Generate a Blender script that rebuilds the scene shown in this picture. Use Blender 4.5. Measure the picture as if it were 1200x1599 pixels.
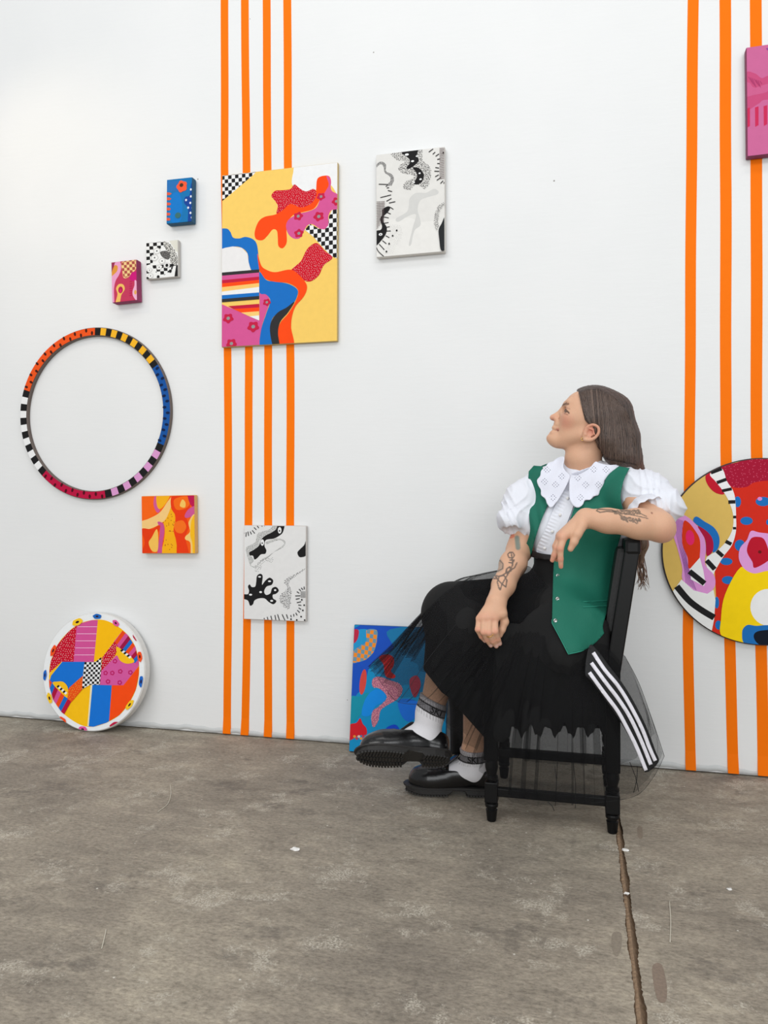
import bpy, bmesh, math, random
import numpy as np
from mathutils import Vector, Matrix, geometry

random.seed(7)
rng = np.random.default_rng(7)
for o in list(bpy.data.objects):
    bpy.data.objects.remove(o, do_unlink=True)
SC = bpy.context.scene
COL = SC.collection

# ------------------------------------------------------------------ camera
# World: X runs along the gallery wall (to the right), wall face at Y=0, floor at Z=0.
YAW = math.radians(14.4)
FPX = 1200.0
CX, CY = 600.0, 797.0                       # principal point / horizon row in the 1200x1599 frame
CAM = np.array([0.0, -2.877, 0.915])
RT = np.array([math.cos(YAW), math.sin(YAW), 0.0])
FW = np.array([-math.sin(YAW), math.cos(YAW), 0.0])
UP = np.array([0.0, 0.0, 1.0])
cam_d = bpy.data.cameras.new('camera')
cam = bpy.data.objects.new('camera', cam_d)
COL.objects.link(cam)
cam.location = CAM
cam.rotation_euler = (math.radians(90), 0, YAW)
cam_d.sensor_fit = 'HORIZONTAL'
cam_d.sensor_width = 36.0
cam_d.lens = 36.0 * FPX / 1200.0
cam_d.shift_y = -(799.5 - CY) / 1200.0
cam_d.clip_start = 0.05
SC.camera = cam

# ------------------------------------------------------------------ light
world = bpy.data.worlds.new('room_light')
SC.world = world
world.use_nodes = True
wb = world.node_tree.nodes['Background']
wb.inputs['Color'].default_value = (0.93, 0.97, 1.0, 1)
wb.inputs['Strength'].default_value = 0.52


def area(name, loc, target, sx, sy, power, color):
    d = bpy.data.lights.new(name, 'AREA')
    d.shape = 'RECTANGLE'
    d.size, d.size_y, d.energy, d.color = sx, sy, power, color
    o = bpy.data.objects.new(name, d)
    COL.objects.link(o)
    o.location = loc
    o.rotation_euler = (Vector(target) - Vector(loc)).to_track_quat('-Z', 'Y').to_euler()
    return o


area('ceiling_light_panel', (-2.6, -4.6, 4.4), (-1.5, 0.0, 0.5), 2.6, 1.2, 58, (1.0, 0.985, 0.96))
area('ceiling_light_panel', (2.2, -4.6, 4.4), (0.6, 0.0, 0.5), 2.6, 1.2, 54, (0.98, 0.995, 1.0))
area('ceiling_light_panel', (-0.3, -2.0, 4.8), (-0.3, -1.3, 0.0), 4.0, 0.6, 30, (1.0, 0.99, 0.97))
area('added_wall_fill', (0.2, -6.6, 1.8), (0.0, 0.0, 0.6), 6.0, 2.4, 150, (0.97, 0.99, 1.0))  # unseen fill lamp behind the camera, added to even out the wall light
sd = bpy.data.lights.new('track_spot', 'SPOT')
sd.energy, sd.color = 14, (1.0, 0.80, 0.55)
sd.spot_size, sd.spot_blend, sd.shadow_soft_size = math.radians(58), 1.0, 0.06
spot = bpy.data.objects.new('track_spot', sd)
COL.objects.link(spot)
spot.location = (-2.75, -1.15, 3.05)
spot.rotation_euler = (Vector((-2.15, 0, 2.2)) - Vector(spot.location)).to_track_quat('-Z', 'Y').to_euler()

SC.view_settings.view_transform = 'Standard'
SC.view_settings.look = 'None'
SC.view_settings.gamma = 1.0
SC.view_settings.use_curve_mapping = False
SC.view_settings.exposure = -0.07


# ------------------------------------------------------------------ photo pixel -> place
def ray(px, py):
    return FW + (px - CX) / FPX * RT + (CY - py) / FPX * UP


def Q(px, py, dp):
    """point on a pixel's line of sight at camera depth dp (metres)"""
    return CAM + dp * ray(px, py)


def onplane(px, py, p0, n):
    r = ray(px, py)
    t = np.dot(np.asarray(p0) - CAM, n) / np.dot(r, n)
    return CAM + t * r


def floor_pt(px, py):
    return onplane(px, py, (0, 0, 0), UP)


def wall_pt(px, py, off=0.0):
    return onplane(px, py, (0, -off, 0), np.array([0, 1.0, 0]))


def proj(P):
    P = np.asarray(P, dtype=float) - CAM
    d = P @ FW
    return CX + FPX * (P @ RT) / d, CY - FPX * (P @ UP) / d, d


# ------------------------------------------------------------------ materials
def lin(c):
    c = np.array(c[:3], dtype=float) / 255.0
    return tuple(np.where(c <= 0.04045, c / 12.92, ((c + 0.055) / 1.055) ** 2.4))


MATS = {}


def base_mat(name):
    m = bpy.data.materials.new(name)
    m.use_nodes = True
    return m, m.node_tree, m.node_tree.nodes['Principled BSDF']


def mat(name, rgb, rough=0.6, bump=0.0, scale=60, var=0.06, metal=0.0, spec=0.5, stretch=(1, 1, 1), sheen=0):
    """plain coloured material with procedural grain"""
    if name in MATS:
        return MATS[name]
    m, nt, b = base_mat(name)
    N, L = nt.nodes, nt.links
    tc = N.new('ShaderNodeTexCoord')
    mp = N.new('ShaderNodeMapping')
    mp.inputs['Scale'].default_value = stretch
    L.new(tc.outputs['Object'], mp.inputs['Vector'])
    nz = N.new('ShaderNodeTexNoise')
    nz.inputs['Scale'].default_value = scale
    nz.inputs['Detail'].default_value = 4
    L.new(mp.outputs[0], nz.inputs['Vector'])
    mx = N.new('ShaderNodeMix')
    mx.data_type = 'RGBA'
    c = lin(rgb)
    mx.inputs[6].default_value = tuple(max(0, x * (1 - var)) for x in c) + (1,)
    mx.inputs[7].default_value = tuple(min(1, x * (1 + var)) for x in c) + (1,)
    L.new(nz.outputs[0], mx.inputs[0])
    L.new(mx.outputs[2], b.inputs['Base Color'])
    b.inputs['Roughness'].default_value = rough
    b.inputs['Metallic'].default_value = metal
    b.inputs['Specular IOR Level'].default_value = spec
    if sheen:
        b.inputs['Sheen Weight'].default_value = sheen
    if bump:
        bp = N.new('ShaderNodeBump')
        bp.inputs['Strength'].default_value = bump
        bp.inputs['Distance'].default_value = 0.002
        L.new(nz.outputs[0], bp.inputs['Height'])
        L.new(bp.outputs[0], b.inputs['Normal'])
    MATS[name] = m
    return m


def attr_mat(name, rough=0.55, bump=0.0, scale=120, var=0.08, sss=0.0, spec=0.4, detail=3):
    """colour comes from the mesh's 'paint' colour attribute, with procedural grain"""
    m, nt, b = base_mat(name)
    N, L = nt.nodes, nt.links
    at = N.new('ShaderNodeAttribute')
    at.attribute_name = 'paint'
    tc = N.new('ShaderNodeTexCoord')
    nz = N.new('ShaderNodeTexNoise')
    nz.inputs['Scale'].default_value = scale
    nz.inputs['Detail'].default_value = detail
    L.new(tc.outputs['Object'], nz.inputs['Vector'])
    mr = N.new('ShaderNodeMapRange')
    mr.inputs[3].default_value = 1 - var
    mr.inputs[4].default_value = 1 + var
    L.new(nz.outputs[0], mr.inputs[0])
    mx = N.new('ShaderNodeVectorMath')
    mx.operation = 'SCALE'
    L.new(at.outputs['Color'], mx.inputs[0])
    L.new(mr.outputs[0], mx.inputs['Scale'])
    L.new(mx.outputs[0], b.inputs['Base Color'])
    b.inputs['Roughness'].default_value = rough
    b.inputs['Specular IOR Level'].default_value = spec
    if sss:
        b.inputs['Subsurface Weight'].default_value = sss
        b.inputs['Subsurface Radius'].default_value = (0.012, 0.005, 0.003)
        b.inputs['Subsurface Scale'].default_value = 0.5
    if bump:
        bp = N.new('ShaderNodeBump')
        bp.inputs['Strength'].default_value = bump
        bp.inputs['Distance'].default_value = 0.001
        L.new(nz.outputs[0], bp.inputs['Height'])
        L.new(bp.outputs[0], b.inputs['Normal'])
    MATS[name] = m
    return m


# ------------------------------------------------------------------ objects
def tag(o, label=None, cat=None, group=None, kind=None):
    if label:
        o['label'] = label
    if cat:
        o['category'] = cat
    if group:
        o['group'] = group
    if kind:
        o['kind'] = kind
    return o


def empty(name, loc=(0, 0, 0)):
    o = bpy.data.objects.new(name, None)
    COL.objects.link(o)
    o.location = loc
    o.empty_display_size = 0.05
    return o


def link(name, me, m, parent=None, smooth=False):
    """mesh given in world coordinates -> object (a child keeps its world place)"""
    o = bpy.data.objects.new(name, me)
    COL.objects.link(o)
    if m is not None:
        me.materials.append(m)
    if parent is not None:
        o.parent = parent
        off = Vector(parent.location) if parent.parent is None else Vector((0, 0, 0))
        o.matrix_parent_inverse = Matrix.Translation(-off)
    if smooth:
        for p in me.polygons:
            p.use_smooth = True
    return o


def pymesh(name, V, F):
    me = bpy.data.meshes.new(name)
    me.from_pydata([tuple(map(float, v)) for v in V], [], [tuple(int(i) for i in f) for f in F])
    me.update()
    return me


def npmesh(name, V, F, smooth=True):
    """fast mesh from arrays (quads or tris)"""
    me = bpy.data.meshes.new(name)
    n, k = F.shape
    me.vertices.add(len(V))
    me.vertices.foreach_set('co', np.asarray(V, dtype=np.float32).ravel())
    me.loops.add(n * k)
    me.loops.foreach_set('vertex_index', np.asarray(F, dtype=np.int32).ravel())
    me.polygons.add(n)
    me.polygons.foreach_set('loop_start', np.arange(0, n * k, k, dtype=np.int32))
    me.polygons.foreach_set('loop_total', np.full(n, k, dtype=np.int32))
    if smooth:
        me.polygons.foreach_set('use_smooth', np.ones(n, dtype=bool))
    me.update(calc_edges=True)
    me.validate()
    return me


def vcolor(me, C):
    a = me.color_attributes.new('paint', 'FLOAT_COLOR', 'POINT')
    C = np.asarray(C, dtype=np.float32)
    C4 = np.ones((len(C), 4), dtype=np.float32)
    C4[:, :3] = C
    a.data.foreach_set('color', C4.ravel())


class MB:
    """collects simple solids into one mesh"""
    def __init__(self):
        self.V, self.F = [], []

    def add(self, V, F):
        n = len(self.V)
        self.V += [tuple(map(float, v)) for v in V]
        self.F += [tuple(i + n for i in f) for f in F]

    def box(self, lo, hi, bev=0.0, M=None):
        lo, hi = np.array(lo, float), np.array(hi, float)
        if bev <= 0:
            V = [(x, y, z) for x in (lo[0], hi[0]) for y in (lo[1], hi[1]) for z in (lo[2], hi[2])]
            F = [(0, 1, 3, 2), (4, 6, 7, 5), (0, 4, 5, 1), (2, 3, 7, 6), (0, 2, 6, 4), (1, 5, 7, 3)]
        else:
            bm = bmesh.new()
            bmesh.ops.create_cube(bm, size=1)
            for v in bm.verts:
                v.co = Vector(((lo + hi) / 2 + np.array(v.co) * (hi - lo)).tolist())
            bmesh.ops.bevel(bm, geom=bm.edges[:], offset=bev, segments=2, affect='EDGES', profile=0.6)
            bm.verts.index_update()
            V = [tuple(v.co) for v in bm.verts]
            F = [tuple(v.index for v in f.verts) for f in bm.faces]
            bm.free()
        if M is not None:
            V = [tuple(M @ Vector(v)) for v in V]
        self.add(V, F)
        return self

    def beam(self, a, b, w, h, bev=0.004):
        """rectangular bar from a to b"""
        a, b = Vector(a), Vector(b)
        z = (b - a).normalized()
        x = Vector((0, 1, 0)) if abs(z.y) < 0.9 else Vector((1, 0, 0))
        x = (x - z * x.dot(z)).normalized()
        y = z.cross(x)
        M = Matrix((x, y, z)).transposed().to_4x4()
        M.translation = a
        return self.box((-w / 2, -h / 2, 0), (w / 2, h / 2, (b - a).length), bev, M)

    def lathe(self, axis_a, axis_b, prof, n=20):
        """prof: list of (t along a->b in metres, radius)"""
        a, b = np.array(axis_a, float), np.array(axis_b, float)
        z = (b - a) / np.linalg.norm(b - a)
        x = np.cross(z, [0, 1, 0]) if abs(z[1]) < 0.9 else np.cross(z, [1, 0, 0])
        x /= np.linalg.norm(x)
        y = np.cross(z, x)
        V = []
        for t, r in prof:
            for i in range(n):
                u = 2 * math.pi * i / n
                V.append(a + z * t + r * (math.cos(u) * x + math.sin(u) * y))
        F = []
        for j in range(len(prof) - 1):
            for i in range(n):
                k = (i + 1) % n
                F.append((j * n + i, j * n + k, (j + 1) * n + k, (j + 1) * n + i))
        F.append(tuple(range(n - 1, -1, -1)))
        F.append(tuple((len(prof) - 1) * n + i for i in range(n)))
        self.add(V, F)
        return self

    def tube(self, pts, r, n=6):
        pts = [np.array(p, float) for p in pts]
        rr = r if hasattr(r, '__len__') else [r] * len(pts)
        V, F = [], []
        pv = None
        for i, p in enumerate(pts):
            t = pts[min(i + 1, len(pts) - 1)] - pts[max(i - 1, 0)]
            t /= (np.linalg.norm(t) + 1e-12)
            if pv is None:
                x = np.cross(t, [0, 0, 1]) if abs(t[2]) < 0.9 else np.cross(t, [1, 0, 0])
            else:
                x = pv - t * np.dot(pv, t)
            x /= (np.linalg.norm(x) + 1e-12)
            pv = x
            y = np.cross(t, x)
            for k in range(n):
                u = 2 * math.pi * k / n
                V.append(p + rr[i] * (math.cos(u) * x + math.sin(u) * y))
        for j in range(len(pts) - 1):
            for k in range(n):
                q = (k + 1) % n
                F.append((j * n + k, j * n + q, (j + 1) * n + q, (j + 1) * n + k))
        F.append(tuple(range(n - 1, -1, -1)))
        F.append(tuple((len(pts) - 1) * n + k for k in range(n)))
        self.add(V, F)
        return self

    def build(self, name, m, parent=None, smooth=False):
        return link(name, pymesh(name, self.V, self.F), m, parent, smooth)


def catmull(P, n=6, closed=True):
    P = [np.array(p, float) for p in P]
    out = []
    N = len(P)
    rngi = range(N if closed else N - 1)
    for i in rngi:
        if closed:
            p0, p1, p2, p3 = P[(i - 1) % N], P[i], P[(i + 1) % N], P[(i + 2) % N]
        else:
            p0, p1, p2, p3 = P[max(i - 1, 0)], P[i], P[i + 1], P[min(i + 2, N - 1)]
        for k in range(n):
            t = k / n
            out.append(0.5 * (2 * p1 + (p2 - p0) * t + (2 * p0 - 5 * p1 + 4 * p2 - p3) * t * t
                              + (3 * p1 - p0 - 3 * p2 + p3) * t ** 3))
    if not closed:
        out.append(P[-1])
    return out


def inside(p, poly):
    x, y = p
    c = False
    j = len(poly) - 1
    for i in range(len(poly)):
        xi, yi = poly[i][0], poly[i][1]
        xj, yj = poly[j][0], poly[j][1]
        if (yi > y) != (yj > y) and x < (xj - xi) * (y - yi) / (yj - yi + 1e-12) + xi:
            c = not c
        j = i
    return c


def area2(poly):
    return 0.5 * sum(poly[i - 1][0] * poly[i][1] - poly[i][0] * poly[i - 1][1] for i in range(len(poly)))


def clip(subject, clipper):
    """Sutherland-Hodgman: any polygon against a convex one"""
    if area2(clipper) < 0:
        clipper = clipper[::-1]
    out = [tuple(p) for p in subject]
    for i in range(len(clipper)):
        a, b = clipper[i - 1], clipper[i]
        ex, ey = b[0] - a[0], b[1] - a[1]
        src, out = out, []
        if not src:
            return []
        for j in range(len(src)):
            p, q = src[j - 1], src[j]
            dp_ = ex * (p[1] - a[1]) - ey * (p[0] - a[0])
            dq = ex * (q[1] - a[1]) - ey * (q[0] - a[0])
            if (dp_ >= 0) != (dq >= 0):
                t = dp_ / (dp_ - dq)
                out.append((p[0] + (q[0] - p[0]) * t, p[1] + (q[1] - p[1]) * t))
            if dq >= 0:
                out.append(q)
    return out


# ================================================================== the room
def wall_material():
    m, nt, b = base_mat('white_wall_paint')
    N, L = nt.nodes, nt.links
    tc = N.new('ShaderNodeTexCoord')
    mp = N.new('ShaderNodeMapping')
    mp.inputs['Scale'].default_value = (1.0, 1.0, 6.0)
    L.new(tc.outputs['Object'], mp.inputs['Vector'])
    n1 = N.new('ShaderNodeTexNoise')                       # brushed horizontal filler strokes
    n1.inputs['Scale'].default_value = 9
    n1.inputs['Detail'].default_value = 7
    n1.inputs['Roughness'].default_value = 0.62
    L.new(mp.outputs[0], n1.inputs['Vector'])
    n2 = N.new('ShaderNodeTexNoise')                       # blotchy paint
    n2.inputs['Scale'].default_value = 2.2
    n2.inputs['Detail'].default_value = 3
    L.new(tc.outputs['Object'], n2.inputs['Vector'])
    cr = N.new('ShaderNodeValToRGB')
    cr.color_ramp.elements[0].color = (0.80, 0.81, 0.81, 1)
    cr.color_ramp.elements[1].color = (0.87, 0.87, 0.87, 1)
    L.new(n2.outputs[0], cr.inputs[0])
    vo = N.new('ShaderNodeTexVoronoi')                     # sparse nail holes
    vo.inputs['Scale'].default_value = 5.5
    L.new(tc.outputs['Object'], vo.inputs['Vector'])
    lt = N.new('ShaderNodeMath')
    lt.operation = 'LESS_THAN'
    lt.inputs[1].default_value = 0.017
    L.new(vo.outputs['Distance'], lt.inputs[0])
    mx = N.new('ShaderNodeMix')
    mx.data_type = 'RGBA'
    mx.inputs[7].default_value = (0.30, 0.28, 0.26, 1)
    L.new(lt.outputs[0], mx.inputs[0])
    L.new(cr.outputs[0], mx.inputs[6])
    L.new(mx.outputs[2], b.inputs['Base Color'])
    bp = N.new('ShaderNodeBump')
    bp.inputs['Strength'].default_value = 0.13
    bp.inputs['Distance'].default_value = 0.006
    L.new(n1.outputs[0], bp.inputs['Height'])
    L.new(bp.outputs[0], b.inputs['Normal'])
    b.inputs['Roughness'].default_value = 0.62
    b.inputs['Specular IOR Level'].default_value = 0.3
    return m


def concrete_material():
    m, nt, b = base_mat('worn_concrete')
    N, L = nt.nodes, nt.links
    tc = N.new('ShaderNodeTexCoord')

    def noise(scale, detail, rough, dist=0.0, stretch=None):
        n = N.new('ShaderNodeTexNoise')
        n.inputs['Scale'].default_value = scale
        n.inputs['Detail'].default_value = detail
        n.inputs['Roughness'].default_value = rough
        n.inputs['Distortion'].default_value = dist
        if stretch:
            mp = N.new('ShaderNodeMapping')
            mp.inputs['Scale'].default_value = stretch
            L.new(tc.outputs['Object'], mp.inputs['Vector'])
            L.new(mp.outputs[0], n.inputs['Vector'])
        else:
            L.new(tc.outputs['Object'], n.inputs['Vector'])
        return n

    def ramp(src, stops):
        r = N.new('ShaderNodeValToRGB')
        e = r.color_ramp.elements
        e[0].position, e[0].color = stops[0]
        e[1].position, e[1].color = stops[-1]
        for p, c in stops[1:-1]:
            k = e.new(p)
            k.color = c
        L.new(src, r.inputs[0])
        return r

    def mix(fac, a, bb, mode='MIX', f=1.0):
        x = N.new('ShaderNodeMix')
        x.data_type = 'RGBA'
        x.blend_type = mode
        if hasattr(fac, 'default_value') or hasattr(fac, 'links'):
            L.new(fac, x.inputs[0])
        else:
            x.inputs[0].default_value = fac
        for s, v in ((6, a), (7, bb)):
            if isinstance(v, tuple):
                x.inputs[s].default_value = v
            else:
                L.new(v, x.inputs[s])
        return x.outputs[2]

    big = noise(1.5, 6, 0.62, 0.3)
    mid = noise(11, 12, 0.78, 0.25, (0.7, 1.5, 1))
    fine = noise(90, 8, 0.78, 0.0, (0.8, 1.5, 1))
    grit = noise(210, 3, 0.6)
    c1 = ramp(big.outputs[0], [(0.30, lin((130, 122, 111)) + (1,)), (0.52, lin((153, 144, 130)) + (1,)),
                               (0.75, lin((171, 162, 145)) + (1,))]).outputs[0]
    c2 = ramp(mid.outputs[0], [(0.36, (0.66, 0.65, 0.64, 1)), (0.47, (0.95, 0.94, 0.93, 1)), (0.53, (1.02, 1.01, 1.0, 1)), (0.62, (1.28, 1.27, 1.24, 1))]).outputs[0]
    c = mix(0.8, c1, c2, 'MULTIPLY')
    c3 = ramp(fine.outputs[0], [(0.36, (0.62, 0.61, 0.59, 1)), (0.5, (1, 1, 1, 1)), (0.66, (1.35, 1.35, 1.34, 1))]).outputs[0]
    c = mix(0.95, c, c3, 'MULTIPLY')
    worn = noise(5.5, 12, 0.80, 0.15)                         # pale worn patches
    wm = ramp(worn.outputs[0], [(0.54, (0, 0, 0, 1)), (0.60, (1, 1, 1, 1))]).outputs[0]
    gm = ramp(grit.outputs[0], [(0.42, (0, 0, 0, 1)), (0.6, (0.75, 0.75, 0.75, 1))]).outputs[0]
    wf = mix(1.0, wm, gm, 'MULTIPLY')
    c = mix(wf, c, lin((206, 199, 184)) + (1,))
    stain = noise(3.0, 11, 0.74, 0.3, (1, 1.6, 1))           # darker damp-looking stains
    sm = ramp(stain.outputs[0], [(0.57, (0, 0, 0, 1)), (0.64, (0.5, 0.5, 0.5, 1))]).outputs[0]
    c = mix(sm, c, lin((88, 82, 76)) + (1,))
    vo = N.new('ShaderNodeTexVoronoi')                      # paint flecks
    vo.inputs['Scale'].default_value = 13
    L.new(tc.outputs['Object'], vo.inputs['Vector'])
    lt = N.new('ShaderNodeMath')
    lt.operation = 'LESS_THAN'
    lt.inputs[1].default_value = 0.035
    L.new(vo.outputs['Distance'], lt.inputs[0])
    c = mix(lt.outputs[0], c, lin((205, 200, 190)) + (1,))
    L.new(c, b.inputs['Base Color'])
    b.inputs['Roughness'].default_value = 0.72
    b.inputs['Specular IOR Level'].default_value = 0.35
    bp = N.new('ShaderNodeBump')
    bp.inputs['Strength'].default_value = 0.35
    bp.inputs['Distance'].default_value = 0.004
    L.new(fine.outputs[0], bp.inputs['Height'])
    L.new(bp.outputs[0], b.inputs['Normal'])
    return m


M_WALL = wall_material()
M_CONC = concrete_material()
wall = MB().box((-6, 0.0, 0.004), (4.5, 0.2, 4.8)).build('wall_back', M_WALL)
tag(wall, 'white painted gallery wall with brushed filler texture', 'wall', kind='structure')

# uneven lip of thick paint along the foot of the wall, and the dark crack below it
V, F = [], []
xs = np.linspace(-6, 4.5, 900)
wob = 0.0018 * np.sin(xs * 31) + 0.0012 * np.sin(xs * 83 + 1) + 0.0015 * np.sin(xs * 7.3)
for i, x in enumerate(xs):
    z0 = 0.0045 + max(0, wob[i]) * 2.0
    z1 = 0.026 + wob[i] * 1.2
    V += [(x, 0.004, z0), (x, -0.0035 - wob[i] * 0.5, z0 + 0.001), (x, -0.0022 - wob[i] * 0.4, z1 - 0.006), (x, 0.002, z1 + 0.004)]
for i in range(len(xs) - 1):
    a = i * 4
    for k in range(3):
        F.append((a + k, a + 4 + k, a + 5 + k, a + 1 + k))
trim = link('trim_1', pymesh('trim_1', V, F), mat('thick_white_paint', (205, 207, 207), 0.6, 0.4, 40), smooth=True)
tag(trim, 'uneven lip of thick white paint along the foot of the wall', 'trim', kind='structure')

floor = MB().box((-6, -5.0, -0.12), (4.5, 0.2, -0.022)).build('floor', mat('joint_dirt', (74, 62, 52), 0.95, 0.6, 90, 0.3))
tag(floor, 'worn grey concrete floor in two slabs split by a filled joint', 'floor', kind='structure')


def slab(x0, x1, xs_edge, side):
    """slab with a chipped edge along the joint"""
    ys = np.linspace(-5.0, 0.2, 900)
    x_seed = 3.0 if side > 0 else 0.0
    jig = 0.0016 * np.sin(ys * 23 + x_seed) + 0.001 * np.sin(ys * 61 + 2 + x_seed) + 0.0007 * rng.standard_normal(len(ys))
    V, F = [], []
    for y, j in zip(ys, jig):
        e = xs_edge + j
        far = x0 if side < 0 else x1
        V += [(far, y, 0.0), (e - side * -0.004 * -1, y, 0.0), (e, y, -0.004), (e, y, -0.022)]
    for i in range(len(ys) - 1):
        a = i * 4
        for k in range(3):
            f = (a + k, a + k + 1, a + k + 5, a + k + 4)
            F.append(f if side < 0 else f[::-1])
    me = pymesh('concrete_slab', V, F)
    return link('concrete_slab', me, M_CONC, floor)


JX = 0.104                                   # the joint runs straight out from the wall
slab(-6, None, JX - 0.012, -1)
slab(None, 4.5, JX + 0.014, 1)
# crumbly filler in the joint
V, F = [], []
ys = np.linspace(-5.0, 0.0, 900)
for y in ys:
    a = 0.0007 * rng.standard_normal(5)
    V += [(JX - 0.013, y, -0.012 + a[0]), (JX - 0.006, y, -0.0045 + a[1]), (JX + 0.001, y, -0.004 + a[2]),
          (JX + 0.006, y, -0.010 + a[3]), (JX + 0.015, y, -0.018 + a[4])]
for i in range(len(ys) - 1):
    b0 = i * 5
    for k in range(4):
        F.append((b0 + k, b0 + k + 1, b0 + k + 6, b0 + k + 5))
fill = link('joint_filler', pymesh('joint_filler', V, F), mat('joint_filler', (140, 116, 92), 0.95, 0.8, 120, 0.35), floor)

# ------------------------------------------------------------------ orange tape stripes
M_TAPE = mat('orange_tape', (255, 120, 0), 0.6, 0.12, 30, 0.04, spec=0.12)


def tape(path, wtop, wbot, label, group):
    """path: photo pixels of the stripe's centre line, top to bottom; continues up the wall past the frame"""
    pts = [wall_pt(*p) for p in path]
    top, nxt = pts[0], pts[1]
    k = (3.9 - top[2]) / (top[2] - nxt[2])
    pts.insert(0, top + (top - nxt) * k)
    z = np.array([p[2] for p in pts])
    V, F = [], []
    zs = np.linspace(z[0], max(z[-1], 0.006), 60)
    for q in zs:
        x = np.interp(-q, -z, [p[0] for p in pts])
        w = np.interp(-q, -z, [wtop] + list(np.linspace(wtop, wbot, len(pts) - 1))) / 2
        off = -0.0009 if q > 0.03 else -0.0072
        x += 0.0006 * math.sin(q * 9 + x * 20)
        V += [(x - w, 0.0, q), (x - w, off, q), (x + w, off, q), (x + w, 0.0, q)]
    for i in range(len(zs) - 1):
        a = i * 4
        for j in range(3):
            F.append((a + j, a + j + 1, a + j + 5, a + j + 4))
    n = len(V)
    F += [(0, 1, 2, 3), (n - 1, n - 2, n - 3, n - 4)]
    o = link('tape_stripe', pymesh('tape_stripe', V, F), M_TAPE)
    return tag(o, label, 'tape', group)


GL, GR = 'orange tape stripes behind the large yellow canvas', 'orange tape stripes on the right of the wall'
tape([(351, 0), (351, 260), (356, 560), (357, 850), (355, 1151)], 0.0335, 0.0335, 'leftmost orange vertical tape stripe of the left group of four', GL)
tape([(382.5, 0), (385, 260), (389, 560), (388, 850), (383, 1151)], 0.0335, 0.0335, 'second orange tape stripe from the left, running behind both canvases', GL)
tape([(416.5, 0), (418, 260), (419, 560), (419, 850), (419, 1154)], 0.0335, 0.0335, 'third orange tape stripe from the left, running behind both canvases', GL)
tape([(449, 0), (450, 260), (454, 560), (453.5, 850), (454, 1157)], 0.0335, 0.0335, 'rightmost orange tape stripe of the left group of four', GL)
tape([(1083, 0), (1080, 300), (1077.5, 700), (1075, 1000), (1079, 1209)], 0.036, 0.034, 'orange tape stripe nearest the seated person, behind the large round painting', GR)
tape([(1133, 0), (1134, 300), (1134, 700), (1140, 1000), (1146, 1214)], 0.037, 0.035, 'middle orange tape stripe of the right group, behind the round painting', GR)
tape([(1181, 0), (1182, 300), (1182, 700), (1189, 1000), (1193, 1217)], 0.037, 0.036, 'orange tape stripe at the right photo edge behind the pink canvas', GR)


# ================================================================== artworks
M_PAINT = attr_mat('acrylic_paint', 0.6, 0.15, 45, 0.05, spec=0.12)
BLACK, WHITE, OFFW = (30, 29, 30), (240, 240, 240), (226, 225, 222)
YEL, ORG, CRIM, PINK, BLUE = (249, 207, 106), (255, 76, 16), (206, 17, 40), (216, 88, 150), (24, 112, 196)
GREY = (150, 148, 150)


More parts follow.
